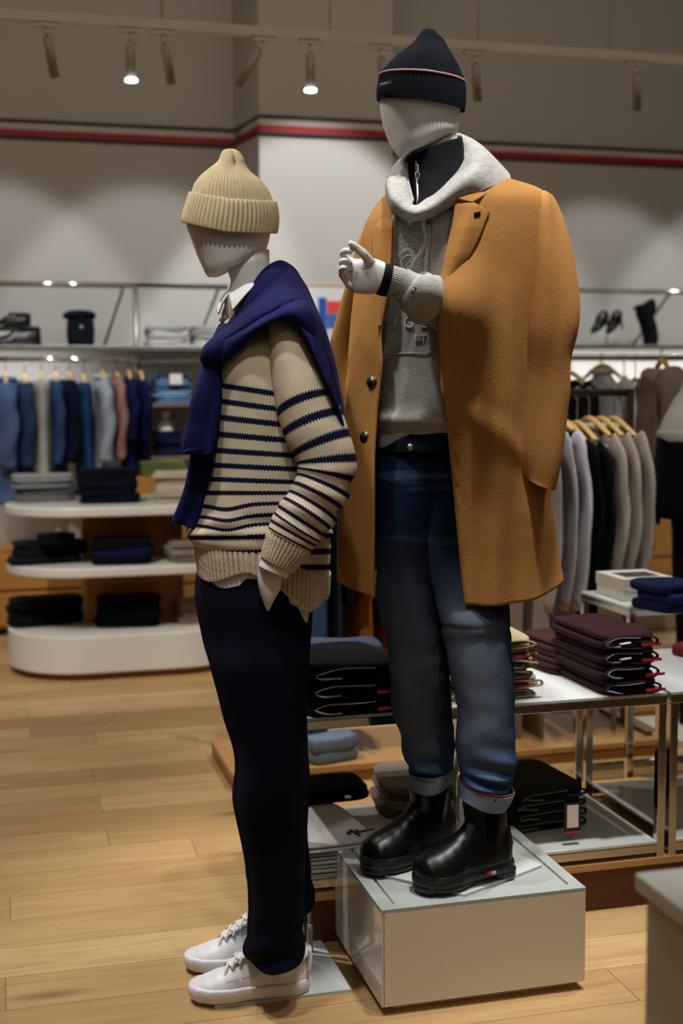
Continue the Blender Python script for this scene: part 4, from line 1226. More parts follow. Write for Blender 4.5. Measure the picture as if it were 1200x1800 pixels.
# jeans
def jrows_uv(cx_off=0):
    def f(pos, u, v, acc):
        ph = u*2*PI
        fr = max(0, -math.sin(ph+.35))**1.2
        return (fr, v)
    return f
def jd(seed):
    def g(ph, v, p):
        w = .004*nz(p, 9, seed)+.002*nz(p, 25, seed)
        k = max(0, min(1, (v-.72)/.2))
        w += k*(.011*math.sin(v*70+3.2*math.sin(ph+seed)+seed+8*nz(p, 4, seed))*(.45+.55*math.sin(ph*2+seed+v*9)))+.006*k*nz(p, 16, seed)
        k2 = math.exp(-((v-.52)/.06)**2)
        w += k2*.0012*math.sin(v*120+ph*2)
        return w
    return g
mb = MB()
LJ = [(762, 668, 790, 3.02, .11), (800, 662, 790, 3.02, .115), (860, 659, 784, 3.02, .115), (930, 658, 768, 3.03, .11), (1000, 660, 772, 3.04, .098), (1057, 663, 776, 3.04, .093), (1123, 678, 784, 3.04, .088), (1180, 684, 790, 3.035, .085), (1227, 686, 792, 3.03, .082), (1258, 690, 793, 3.03, .080),
      (1287, 703, 797, 3.03, .076), (1323, 706, 798, 3.03, .072), (1345, 714, 797, 3.03, .068), (1358, 719, 796, 3.03, .066)]
loft(mb, LJ, n=96, rows=150, p=2.15, disp=jd(3), uvf=jrows_uv(), cap=(True, False))
RJ = [(762, 700, 884, 3.01, .10), (800, 718, 888, 3.01, .105), (860, 728, 891, 2.995, .102), (930, 735, 893, 2.99, .095), (1000, 752, 893, 2.98, .092), (1047, 764, 893, 2.965, .093), (1083, 772, 894, 2.94, .098), (1117, 778, 897, 2.94, .096), (1207, 795, 902, 2.93, .090), (1253, 803, 903, 2.925, .086),
      (1300, 799, 905, 2.92, .082), (1340, 803, 904, 2.92, .078), (1363, 807, 901, 2.92, .074), (1385, 811, 896, 2.92, .070)]
loft(mb, RJ, n=96, rows=150, p=2.15, disp=jd(9), uvf=jrows_uv(), cap=(True, False), dy=lambda c, s, v: v*v*v*10*c)
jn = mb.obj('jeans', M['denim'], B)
# turned-up cuffs
mb = MB(); loft(mb, [(1352, 718, 797, 3.03, .069), (1366, 719, 795, 3.03, .069), (1380, 723, 786, 3.03, .066)], n=60, rows=12, cap=(False, False), dy=lambda c, s, v: -4*c+3*v*(1-abs(c)), disp=lambda ph, v, p: .004*nz(p, 18, 2))
mb.obj('turned_cuff', M['denimcuff'], jn, solid=.004)
mb = MB(); loft(mb, [(1381, 807, 902, 2.92, .075), (1394, 807, 898, 2.92, .074), (1408, 806, 889, 2.92, .071)], n=60, rows=12, cap=(False, False), dy=lambda c, s, v: 11*c+3*v*(1-abs(c)), disp=lambda ph, v, p: .004*nz(p, 18, 5))
mb.obj('turned_cuff', M['denimcuff'], jn, solid=.004)
mb = MB(); loft(mb, [(1377, 807, 902, 2.92, .0775), (1380, 807, 902, 2.92, .0775)], n=60, rows=3, cap=(False, False), dy=lambda c, s, v: 11*c)
mb.obj('red_selvedge', plain('selvedge_red', '#7e2434', .8), jn, solid=.003)
quad([(862, 1388), (873, 1391), (872, 1410), (861, 1407)], 2.847, plain('cuff_tab', '#11131c', .8), 'cuff_tab', jn)
# fly, waistband, belt loops, button
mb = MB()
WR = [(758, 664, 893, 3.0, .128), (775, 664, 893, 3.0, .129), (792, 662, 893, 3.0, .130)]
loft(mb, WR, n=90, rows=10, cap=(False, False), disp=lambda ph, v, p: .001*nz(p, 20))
mb.obj('waistband', fabric('shaded_denim', '#121a2b', '#0c121f', 60, 8, .4), jn, solid=.004)  # waistband colour darkened for the coat's shade over the top of the jeans
def seam(rows_, pts, r=.0014, off=.003, mat=None, nm='seam'):
    mb = MB(); tube(mb, [(P(x, y, fr_d(rows_, x, y)-off), r, r) for x, y in pts], n=6); mb.obj(nm, mat or plain('denim_thread', '#31435e', .7), jn)
seam(RJ, [(710, 795), (711, 830), (718, 862), (728, 885), (738, 905)], .0016, .004)
seam(RJ, [(876, 1048), (880, 1100), (886, 1150), (889, 1220), (889, 1290), (880, 1345)], .0012, .003)
seam(LJ, [(764, 1100), (770, 1160), (768, 1200), (763, 1230), (766, 1270), (772, 1320)], .0012, .004)
cyl_ = MB(); c = P(721, 786, fr_d(WR, 721, 786)-.006); cyl(cyl_, c, c-FW*.004, .008, 16); cyl_.obj('button', M['steel'], jn)

# boots
def boot(parent, heel, toe, shaft, lab=None):
    f, s, L = basis(heel, toe); org = heel.copy()
    e = empty('chelsea_boot', heel-parent.location); e.parent = parent
    W = .053
    mb = MB()
    ring_stack(mb, [shoe_ring(L, W, z, 80, org, f, s, hs=(.0 if z > .02 else .0), grow=g) for z, g in ((.014, .0), (.018, .002), (.031, .0025), (.033, .000), (.037, .001), (.040, -.003))])
    sl = mb.obj('sole', M['bootsole'], e)
    # heel block and forefoot tread
    mb = MB()
    hb_ = []
    for z, g in ((0, 0), (.018, .001)):
        r = []
        for i in range(24):
            a = 2*PI*i/24
            x = .13+.13*math.cos(a)*1.0; x = max(.004, min(.25, .125+.135*spw(math.cos(a), .6)))
            y = (W*.70+g)*spw(math.sin(a), .7)*(1 if x > .05 else .85)
            r.append(org+f*(x*L)+s*y+Vector((0, 0, z)))
        hb_.append(r)
    ring_stack(mb, hb_)
    fr = []
    for z, g in ((0, -.004), (.004, .001), (.017, .001)):
        r = []
        fp = footprint(L, W)
        for i in range(48):
            a = 2*PI*i/48
            x = .70+.295*-math.cos(a)
            y = (fp(max(.02, x))+g)*spw(math.sin(a), .55) if x < .9 else (fp(x)+g)*(1 if math.sin(a) > 0 else -1)
            r.append(org+f*(x*L)+s*y+Vector((0, 0, z)))
        fr.append(r)
    ring_stack(mb, fr)
    mb.obj('tread', M['bootsole'], e)
    # upper and shaft fused into one skin
    mb = MB(); rings = []
    H = [(0, .11), (.08, .125), (.2, .145), (.35, .150), (.46, .138), (.56, .115), (.68, .099), (.78, .090), (.88, .083), (.95, .074), (1, .058)]
    fp = footprint(L, W+.0015)
    for j in range(45):
        x = j/44; xx = .012+.974*x
        h = interps(H, x); wd = max(fp(xx), .006)
        if xx > .9: wd = max(wd, .05*math.sqrt(max(0, 1-((xx-.88)/.11)**2)))
        r = []
        for i in range(36):
            a = 2*PI*i/36; c, q = math.cos(a), math.sin(a)
            ww = wd*spw(c, .85)*(1-.25*max(0, q)*interps([(0, .6), (.5, 1.2), (.8, .6), (1, .3)], x))
            zz = .036+max(0, q)**.85*(h-.036) if q > 0 else .036+q*.006
            r.append(org+f*(xx*L)+s*ww+Vector((0, 0, zz)))
        rings.append(r)
    ring_stack(mb, rings)
    a0 = org+f*(.25*L)
    tube(mb, [(a0+Vector((0, 0, .055)), .28*L, .035), (a0+f*.010+Vector((0, 0, .10)), .052, .036), (shaft[0]*.45+(a0+Vector((0, 0, .10)))*.55, .052, .042), (shaft[0]+Vector((0, 0, 0)), .050, .047)], n=48, rows=40, ref=s, cap=(True, True))
    mb.obj('upper', M['boot'], e, remesh=.0035, sm=30)
    # elastic side panel
    mid = (shaft[0]+a0+Vector((0, 0, .10)))/2
    side = s if s.dot(FW) < 0 else -s
    mb = MB(); sp_ = []
    top = shaft[0]; base = a0+f*.015+Vector((0, 0, .085))
    for j in range(13):
        v = j/12; c = base+(top-base)*v
        hw_ = .008+.018*v**.7; dep = interps([(0, .040), (.4, .0405), (1, .0475)], v)
        for i in range(9):
            g = (i/8-.5)*2; a = g*hw_/.05
            sp_.append(c+f*(math.sin(a)*.051)+side*(dep*math.cos(a)+.0015))
    mb.add(sp_, [(j*9+i, j*9+i+1, (j+1)*9+i+1, (j+1)*9+i) for j in range(12) for i in range(8)])
    mb.obj('elastic_panel', M['elastic'], e, solid=.0015)
    # pull tab and the small flag at the waist of the sole
    mb = MB(); cc = org+f*(.33*L)+side*(W*.78+.0028)+Vector((0, 0, .021))
    for k, (nm, c_) in enumerate((('flag_red', '#b0202c'), ('flag_white', '#dad6d2'))):
        o_ = f*(-.006+.012*(1-k))
        q = [cc+o_+f*.006, cc+o_-f*.006, cc+o_-f*.006+Vector((0, 0, .007)), cc+o_+f*.006+Vector((0, 0, .007))]
        m2 = MB(); m2.add(q+[v+side*.0015 for v in q], [(0, 1, 2, 3), (7, 6, 5, 4), (0, 4, 5, 1), (1, 5, 6, 2), (2, 6, 7, 3), (3, 7, 4, 0)])
        m2.obj(nm, plain('boot_'+nm, c_, .6), e, smooth=False)
    return e
BZ = .248
boot(B, atz(898, 1530, BZ), atz(730, 1566, BZ), [P(848, 1398, 2.925)])
boot(B, atz(795, 1488, BZ), atz(641, 1536, BZ), [P(752, 1372, 3.03)])
# foot plate and rod of the stand
c = [atz(677, 1543, .240), atz(816, 1577, .240), atz(952, 1525, .240), atz(845, 1470, .240)]
mb = MB(); mb.add([v for v in c]+[v+Vector((0, 0, .006)) for v in c], [(3, 2, 1, 0), (4, 5, 6, 7), (0, 1, 5, 4), (1, 2, 6, 5), (2, 3, 7, 6), (3, 0, 4, 7)])
mb.obj('base_plate', M['plate'], B, smooth=False)
b = atz(800, 1478, .246)
mb = MB(); cyl(mb, b, b+Vector((0, 0, .10)), .009, 16); cyl(mb, b+Vector((0, 0, .1)), b+Vector((0, 0, .22)), .006, 16)
mb.obj('support_rod', M['steel'], B)
# ================================================================ generators for folded and hanging clothes
FM = {}
def cloth(c, amt=.22):
    k = 'cloth_'+c.strip('#')
    if k not in FM: FM[k] = fabric(k, c, None, 40, 9, .3, .9, amt=amt)
    return FM[k]
def slab(mb, cx, cy, z0, w, dp, h, rz, seed, e=5.0, sag=.25):
    """soft rounded cloth layer"""
    vs = []; n = 40; rows = 9
    R = Matrix.Rotation(rz, 3, 'Z')
    def ringpt(a, k, zz):
        x = w/2*spw(math.cos(a), 2/e)*k; y = dp/2*spw(math.sin(a), 2/e)*k
        q = R@Vector((x, y, 0))
        p = Vector((cx, cy, 0))+q
        wob = 1+.03*noise.noise(Vector((math.cos(a)*1.5+seed, math.sin(a)*1.5, seed*.37)))
        p = Vector((cx, cy, 0))+q*wob
        dz = .18*h*noise.noise(Vector((p.x*9, p.y*9, seed)))
        return Vector((p.x, p.y, z0+zz+dz*(zz/h)))
    prof = [(0.0, .90), (.08, .97), (.3, 1.0), (.7, 1.0), (.92, .975), (1, .92), (1.0, .6), (1.0, .25)]
    for t, k in prof:
        for i in range(n): vs.append(ringpt(2*PI*i/n, k, t*h))
    fs = []
    for j in range(len(prof)-1):
        for i in range(n):
            a, b = j*n+i, j*n+(i+1) % n
            fs.append((a, b, b+n, a+n))
    fs.append(tuple(range(n))[::-1]); o = (len(prof)-1)*n; fs.append(tuple(range(o, o+n)))
    mb.add(vs, fs)
def folded(name, label, cat, group, x, y, z, w, dp, h, mat, layers=2, rz=0.0, seed=0, jit=.008):
    """one folded garment: a few soft layers joined by the fold at the front"""
    rnd = random.Random(seed*31+5)
    mb = MB()
    lh = h/layers
    for k in range(layers):
        slab(mb, x+rnd.uniform(-jit, jit), y+rnd.uniform(-jit, jit), z+k*lh, w*(1-rnd.uniform(0, .03)), dp*(1-rnd.uniform(0, .03)), lh*1.02, rz+rnd.uniform(-.03, .03), seed+k*3.1)
    o = mb.obj(name, mat)
    return tag(o, label, cat, group)
ORD = ['topmost', 'second from the top', 'third from the top', 'fourth from the top', 'fifth from the top', 'sixth from the top', 'seventh from the top']
def stack(name, cat, group, what, x, y, z, w, dp, hs, mats, layers=2, rz=0., seed=0, jit=.012):
    n = len(hs); out = []
    for k, h in enumerate(hs):
        pos = ORD[n-1-k] if k else 'bottom'
        r = random.Random(seed+k)
        m = mats[k % len(mats)]
        out.append(folded(name, what % pos, cat, group, x+r.uniform(-jit, jit), y+r.uniform(-jit, jit), z, w, dp, h, m, layers, rz+r.uniform(-.06, .06), seed*7+k))
        z += h
    return out
def hanging(name, label, cat, group, x, y, ztop, zbot, mat, width=.40, th=.09, sleeves=.5, rz=0.0, seed=0, kind='shirt', collar=None, hang=None, rail_z=None, extra=None):
    """garment on a wooden hanger, its shoulders along Y (turned by rz); x,y is the hook"""
    e = empty(name, (x, y, zbot), label, cat, group)
    R = Matrix.Rotation(rz, 3, 'Z')
    AX = R@Vector((0, 1, 0)); TX = R@Vector((1, 0, 0))
    C0 = Vector((x, y, 0)); L = ztop-zbot
    hm = hang or M['hanger']
    mb = MB()
    n = 48
    secs = []
    if kind == 'trousers':
        prof = [(0, width*.45, th*.35), (.04, width*.5, th*.5), (.3, width*.5, th*.55), (.7, width*.46, th*.6), (1, width*.42, th*.6)]
    else:
        prof = [(0, .055, th*.35), (.02, .085, th*.42), (.045, width*.30, th*.46), (.08, width*.47, th*.5), (.13, width*.52, th*.5), (.3, width*.46, th*.5), (.6, width*.46, th*.55), (1, width*.50, th*.62)]
    rows = 40
    vs = []
    for j in range(rows):
        v = j/(rows-1)
        a = interps([(p[0], p[1]) for p in prof], v); b = interps([(p[0], p[2]) for p in prof], v)
        for i in range(n):
            ph = 2*PI*i/n; c, s = math.cos(ph), math.sin(ph)
            f = 1+.16*v*math.sin(ph*5+seed*2.1+v*2)+.08*math.sin(ph*9+seed)*v
            q = C0+AX*(a*c)+TX*(b*s*f+.006*v*math.sin(seed+c*4))
            z = ztop-L*v-.02*abs(c)*(v > .02)*(1-v)+(.012*math.sin(ph*3+seed) if v > .95 else 0)
            vs.append(Vector((q.x, q.y, z)))
    fs = []
    for j in range(rows-1):
        for i in range(n):
            p, q = j*n+i, j*n+(i+1) % n
            fs.append((p, p+n, q+n, q))
    fs += [tuple(range(n)), tuple(range((rows-1)*n, rows*n))[::-1]]
    mb.add(vs, fs)
    mb.obj('body', mat, e)
    if kind != 'trousers' and sleeves:
        for sg in (1, -1):
            mb = MB(); sl = sleeves
            p0 = C0+AX*(sg*width*.42)+Vector((0, 0, ztop-L*.09))
            tube(mb, [(p0, .05, th*.35), (p0+AX*(sg*.05)+Vector((0, 0, -.05)), .06, th*.42), (p0+AX*(sg*.075)+TX*.01+Vector((0, 0, -sl*.5)), .055, th*.42), (p0+AX*(sg*.06)-TX*.01+Vector((0, 0, -sl)), .045, th*.36)], n=20, rows=18, ref=TX,
                 disp=lambda ph, v, p: .006*math.sin(v*18+ph*2+seed))
            mb.obj('sleeve', mat, e)
    if collar:
        mb = MB(); pp = [(C0+AX*(.062*math.cos(a))+TX*(th*.42*math.sin(a))+Vector((0, 0, ztop+.004)), .012, .016) for a in [2*PI*i/16 for i in range(17)]]
        tube(mb, pp, n=10, rows=40, cap=(False, False), ref=(0, 0, 1)); mb.obj('collar', collar, e)
    # hanger: wooden arms and a steel hook over the rail
    mb = MB(); hw = width*.40 if kind != 'trousers' else width*.42
    tube(mb, [(C0+AX*(-hw)+Vector((0, 0, ztop-.025)), .008, .010), (C0+AX*(-.06)+Vector((0, 0, ztop+.020)), .012, .011), (C0+Vector((0, 0, ztop+.034)), .013, .012), (C0+AX*.06+Vector((0, 0, ztop+.020)), .012, .011), (C0+AX*hw+Vector((0, 0, ztop-.025)), .008, .010)], n=12, ref=TX)
    hg = mb.obj('hanger', hm, e)
    rz_ = rail_z or ztop+.09
    mb = MB(); r0 = .021
    pts = [(C0+Vector((0, 0, ztop+.04)), .003, .003), (C0+Vector((0, 0, rz_-.03)), .003, .003)]
    pts += [(C0+AX*(r0*math.cos(a))+Vector((0, 0, rz_+r0*math.sin(a))), .003, .003) for a in [-PI/2+1.4*PI*k/10 for k in range(11)]]
    tube(mb, pts, n=8, ref=TX); mb.obj('hook', M['chrome'], hg)
    return e

# ================================================================ round-ended display unit at the left
Yf = atz(200, 1195, 0).y; RR = .37; Yc = Yf+RR
XL = aty(14, 1108, Yc).x+.0; XR = aty(425, 1100, Yc).x
def stadium(mb, x0, x1, yc, r, z0, z1, n=28):
    pts = []
    for i in range(n+1):
        a = PI/2+PI*i/n; pts.append((x0+r+r*math.cos(a), yc+r*math.sin(a)))
    for i in range(n+1):
        a = -PI/2+PI*i/n; pts.append((x1-r+r*math.cos(a), yc+r*math.sin(a)))
    k = len(pts)
    mb.add([(x, y, z0) for x, y in pts]+[(x, y, z1) for x, y in pts], [(i, (i+1) % k, k+(i+1) % k, k+i) for i in range(k)]+[tuple(range(k))[::-1], tuple(range(k, 2*k))])
    return mb
zb = 1.35-.0; 
def zat(px, py, y): return aty(px, py, y).z
z1u = zat(150, 1120, Yf)  # top of the base at its front
z2u = zat(150, 1000, Yf); z3u = zat(150, 893, Yf)
U = empty('display_unit', ((XL+XR)/2, Yc, 0), 'white round-ended display unit with two shelves and wooden core, piled with folded clothes', 'display unit')
stadium(MB(), XL+.05, XR-.05, Yc, RR-.05, 0, .035).obj('toe_base', M['wood'], U, smooth=False)
stadium(MB(), XL, XR, Yc, RR, .035, z1u).obj('base', M['white'], U, smooth=False, bevel=.006)
stadium(MB(), XL, XR, Yc, RR, z2u-.045, z2u).obj('shelf', M['white'], U, smooth=False, bevel=.008)
stadium(MB(), XL, XR, Yc, RR, z3u-.045, z3u).obj('shelf', M['white'], U, smooth=False, bevel=.008)
xk = aty(149, 950, Yc).x
part_box('core', (xk, Yc+.0, z1u), (XR-.3, Yc+.15, z2u-.045), M['wooddark'], U)
part_box('core', (xk, Yc+.0, z2u), (XR-.3, Yc+.15, z3u-.045), M['wooddark'], U)
part_box('core_edge', (xk-.012, Yc-.005, z1u), (xk, Yc+.155, z2u-.045), M['wood'], U)
part_box('core_edge', (xk-.012, Yc-.005, z2u), (xk, Yc+.155, z3u-.045), M['wood'], U)
def on(px0, px1, pyb, z):
    a = atz(px0, pyb, z); b = atz(px1, pyb, z); return (a+b)/2, (b-a).length
def pile(px0, px1, pybase, z, dp, n, h, name, cat, group, what, mats, rz=0., seed=0, layers=2, jit=.012):
    c, wd = on(px0, px1, pybase, z)
    return stack(name, cat, group, what, c.x, c.y+dp/2, z+.0005, wd*.97, dp, [h]*n if not isinstance(h, list) else h, mats, layers, rz, seed, jit)
# top shelf: front base line of the piles
pile(26, 134, 883, z3u, .20, 4, .034, 'folded_sweater', 'sweater', 'grey sweaters on the top shelf', 'folded light grey sweater, %s, on the top shelf of the round-ended unit', [cloth('#77777a'), cloth('#5c5c60'), cloth('#85868a'), cloth('#a2a4a6')], .12, 1)
pile(140, 247, 886, z3u, .20, 4, .042, 'folded_sweater', 'sweater', 'navy sweaters on the top shelf', 'folded dark navy sweater, %s, on the top shelf of the round-ended unit', [cloth('#0e1024')], .05, 2)
pile(274, 372, 884, z3u, .20, 5, .030, 'folded_sweater', 'sweater', 'cream sweaters on the top shelf', 'folded cream sweater, %s of the pile beside the hanging navy sleeve', [cloth('#c9bda8'), cloth('#b9ad98')], -.1, 3)
pile(20, 150, 992, z2u, .20, 3, .034, 'folded_sweater', 'sweater', 'charcoal clothes on the middle shelf', 'folded charcoal garment, %s of the left pile on the middle shelf', [cloth('#1b1c20')], .2, 4, jit=.02)
o = folded('rolled_scarf', 'crumpled charcoal scarf lying on the left pile of the middle shelf', 'scarf', None, atz(95, 945, z2u+.12).x, Yf+.2, z2u+.103, .17, .12, .05, cloth('#141519'), 2, .4, 71)
pile(163, 272, 994, z2u, .20, 3, .042, 'folded_sweater', 'sweater', 'navy clothes on the middle shelf', 'folded navy garment, %s of the middle pile on the middle shelf', [cloth('#0b0d1a'), cloth('#151c46'), cloth('#0a0b12')], -.15, 5)
pile(296, 400, 990, z2u, .20, 4, .026, 'folded_sweater', 'sweater', 'taupe sweaters on the middle shelf', 'folded taupe or grey garment, %s, right on the middle shelf', [cloth('#9c978e'), cloth('#8b7f72')], .1, 6)
pile(18, 152, 1100, z1u, .20, 3, .044, 'folded_sweater', 'sweater', 'black clothes at the left of the base', 'folded black garment, %s of the left pile on the base', [cloth('#0d0f0e')], .25, 7, jit=.02)
pile(172, 288, 1104, z1u, .20, 4, .036, 'folded_sweater', 'sweater', 'black clothes in the middle of the base', 'folded blue-black garment, %s of the middle pile on the base', [cloth('#0a0b12')], -.1, 8)
pile(310, 410, 1096, z1u, .20, 3, .036, 'folded_sweater', 'sweater', 'taupe sweaters on the base', 'folded taupe sweater, %s of the right pile on the base', [cloth('#8a7466'), cloth('#7b675b')], .05, 9)

# ================================================================ things on the left wall shelf
zsl = zs
def shoe(name, label, group, heel, toe, mat, sole, scale=1.0, h=.09, cat='shoe'):
    f = (toe-heel); f.z = 0; L = f.length; f.normalize(); s = Vector((0, 0, 1)).cross(f)
    e = empty(name, heel, label, cat, group)
    mb = MB(); W = .045*scale
    ring_stack(mb, [shoe_ring(L, W, z, 40, heel, f, s, grow=g) for z, g in ((0, 0), (.014, .002), (.02, 0))])
    mb.obj('sole', sole, e)
    mb = MB(); rings = []; fp = footprint(L, W)
    for j in range(25):
        x = j/24; hh_ = interps([(0, h*.9), (.15, h), (.35, h*.8), (.5, h*.85), (.7, h*.55), (.9, h*.42), (1, h*.3)], x); xx = .01+.98*x
        r = []
        for i in range(20):
            a = 2*PI*i/20; c, q = math.cos(a), math.sin(a)
            r.append(heel+f*(xx*L)+s*(max(fp(xx), .004)*spw(c, .8)*(1-.3*max(0, q)))+Vector((0, 0, .016+max(0, q)*(hh_-.016))))
        rings.append(r)
    ring_stack(mb, rings); mb.obj('upper', mat, e)
    mb = MB(); rr = [(heel+f*((.25+.2*math.cos(a))*L)+s*(.03*math.sin(a))+Vector((0, 0, h*.93)), .007, .007) for a in [2*PI*i/16 for i in range(17)]]
    tube(mb, rr, n=8, rows=33, cap=(False, False), ref=(0, 0, 1)); mb.obj('collar', mat, e)
    return e
blk_ = plain('matte_black_leather', '#0d0d10', .35)
h0 = Vector((aty(73, 606, 7.52).x, 7.52, zsl)); t0 = Vector((aty(-18, 606, 7.52).x, 7.5, zsl))
shoe('dress_shoe', 'black shoe flat on the left wall shelf, the lower of the two', 'black shoes on the left shelf', h0, t0, blk_, blk_, 1, .11)
part_box('shoe_block', (t0.x-.02, 7.60, zsl), (h0.x-.04, 7.72, zsl+.085), M['white'], None, bevel=.003)
tag(bpy.data.objects['shoe_block'], 'white block under the upper black shoe on the left wall shelf', 'display block')
h1 = Vector((h0.x-.05, 7.66, zsl+.0855)); t1 = Vector((t0.x-.04, 7.65, zsl+.0855))
shoe('dress_shoe', 'black shoe raised on a white block on the left wall shelf', 'black shoes on the left shelf', h1, t1, blk_, blk_, 1, .11)
# backpack
a = aty(119, 606, 7.5); b = aty(167, 606, 7.5)
e = empty('backpack', ((a.x+b.x)/2, 7.55, zsl), 'small dark navy roll-top backpack standing on the left wall shelf', 'bag')
bag = cloth('#171a24')
mb = MB(); ztp = aty(140, 556, 7.5).z; wd = (b.x-a.x)/2; cx = (a.x+b.x)/2
for k in range(1):
    vs = []; n = 32
    for j in range(12):
        v = j/11; z = zsl+.001+(ztp-zsl)*v; k1 = 1-.04*math.cos(v*PI*2); dpt = .07*(1-.5*v)
        for i in range(n):
            an = 2*PI*i/n; vs.append(Vector((cx+wd*k1*spw(math.cos(an), .45), 7.55+dpt*spw(math.sin(an), .5), z)))
    mb.add(vs, [(j*n+i, j*n+(i+1) % n, (j+1)*n+(i+1) % n, (j+1)*n+i) for j in range(11) for i in range(n)]+[tuple(range(n))[::-1], tuple(range(11*n, 12*n))])
mb.obj('body', bag, e)
mb = MB(); tube(mb, [(Vector((cx-wd*1.25, 7.53, ztp-.0)), .016, .03), (Vector((cx-wd*.6, 7.53, ztp+.012)), .024, .035), (Vector((cx+wd*.6, 7.53, ztp+.012)), .024, .035), (Vector((cx+wd*1.1, 7.53, ztp-.0)), .016, .03)], n=16, ref=(0, 1, 0)); mb.obj('rolled_top', bag, e)
part_box('front_pocket', (cx-wd*.7, 7.455, zsl+.01), (cx+wd*.7, 7.49, zsl+.075), bag, e, bevel=.008)
cyl(MB(), (cx, 7.475, zsl+.105), (cx, 7.467, zsl+.105), .012, 16).obj('buckle', M['steel'], e)
part_box('strap', (cx-.012, 7.472, zsl+.075), (cx+.012, 7.480, ztp), bag, e, bevel=.002)
def wstack(px0, px1, z, y, dp, hs, mats, name, cat, group, what, seed=0, layers=2):
    a = aty(px0, 600, y).x; b = aty(px1, 600, y).x
    return stack(name, cat, group, what, (a+b)/2, y+dp/2, z+.0006, (b-a)*.97, dp, hs, mats, layers, 0, seed, .006)
wsh = cloth('#cfcfce', .1)
wstack(257, 333, zsl, 7.45, .25, [.030]*4, [wsh, cloth('#b5b5b8', .1)], 'folded_shirt', 'shirt', 'white shirts, left pile on the wall shelf', 'folded white shirt, %s of the pile right of the bag', 21)
wstack(338, 412, zsl, 7.45, .25, [.030]*4, [wsh, cloth('#b5b5b8', .1)], 'folded_shirt', 'shirt', 'white shirts, right pile on the wall shelf', 'folded white shirt, %s of the pile behind the shirt collar', 22)

# bay of low shelves right of the hanging clothes
xa_, xb_ = aty(262, 700, 7.42).x, aty(400, 700, 7.42).x
zz1 = aty(300, 709, 7.42).z; zz2 = aty(300, 803, 7.42).z; zz3 = aty(260, 838, 7.42).z
B2 = empty('shelf_bay', ((xa_+xb_)/2, 7.6, 0), 'narrow wall bay with two brown shelves of folded jeans, right of the hanging blue clothes', 'shelf')
for z in (zz1, zz2):
    part_box('shelf_board', (xa_, 7.42, z-.02), (xb_, 7.78, z), plain('shelf_brown', '#7b6352', .4), B2, bevel=.002)
part_box('side_panel', (xa_-.02, 7.42, zc+.001), (xa_, 7.78, zz1), M['white'], B2)
part_box('side_panel', (xb_, 7.42, zc+.001), (xb_+.02, 7.78, zz1), M['white'], B2)
wstack(266, 338, zz1, 7.46, .25, [.034]*5, [cloth('#5f83ac'), cloth('#7d9cc0'), cloth('#4c6c94')], 'folded_jeans', 'jeans', 'light blue jeans on the wall bay', 'folded light blue jeans, %s of the pile with the white ticket', 23)
tk = part_box('price_ticket', (aty(297, 600, 7.44).x, 7.44, zz1+.11), (aty(319, 600, 7.44).x, 7.446, zz1+.17), M['paper']); tag(tk, 'white price ticket on the pile of light blue folded jeans', 'ticket')
wstack(270, 320, zz2, 7.46, .25, [.036]*4, [cloth('#1a2148'), cloth('#10142c')], 'folded_jeans', 'jeans', 'dark navy jeans on the wall bay', 'folded dark navy jeans, %s of the pile under the light blue ones', 24)
vz = MB(); cxv = aty(291, 740, 7.55).x
tube(vz, [(Vector((cxv, 7.55, zz2+.148)), .05, .05), (Vector((cxv, 7.55, zz2+.19)), .045, .045), (Vector((cxv, 7.55, zz2+.22)), .02, .02), (Vector((cxv, 7.55, zz2+.262)), .03, .03)], n=24, ref=(0, 1, 0))
tag(vz.obj('display_stand', M['white']), 'small white turned stand above the navy jeans in the wall bay', 'stand')
x0, x1 = aty(246, 850, 7.20).x, aty(286, 850, 7.20).x
tag(part_box('wooden_crate', (x0-.02, 7.16, zc), (x1+.12, 7.40, aty(260, 838, 7.16).z), M['wood'], None, bevel=.003), 'honey-coloured wooden box behind the navy pile, under the green garment', 'crate')
zcr = aty(260, 838, 7.16).z
for k in range(2):
    folded('folded_sweater', ['lower', 'upper'][k]+' folded olive green garment on the wooden box behind the navy pile', 'sweater', 'green garments on the wooden box', (x0+x1)/2+.07, 7.28, zcr+.0005+.04*k, .27, .22, .04, cloth('#6e7a48'), 2, 0, 60+k)

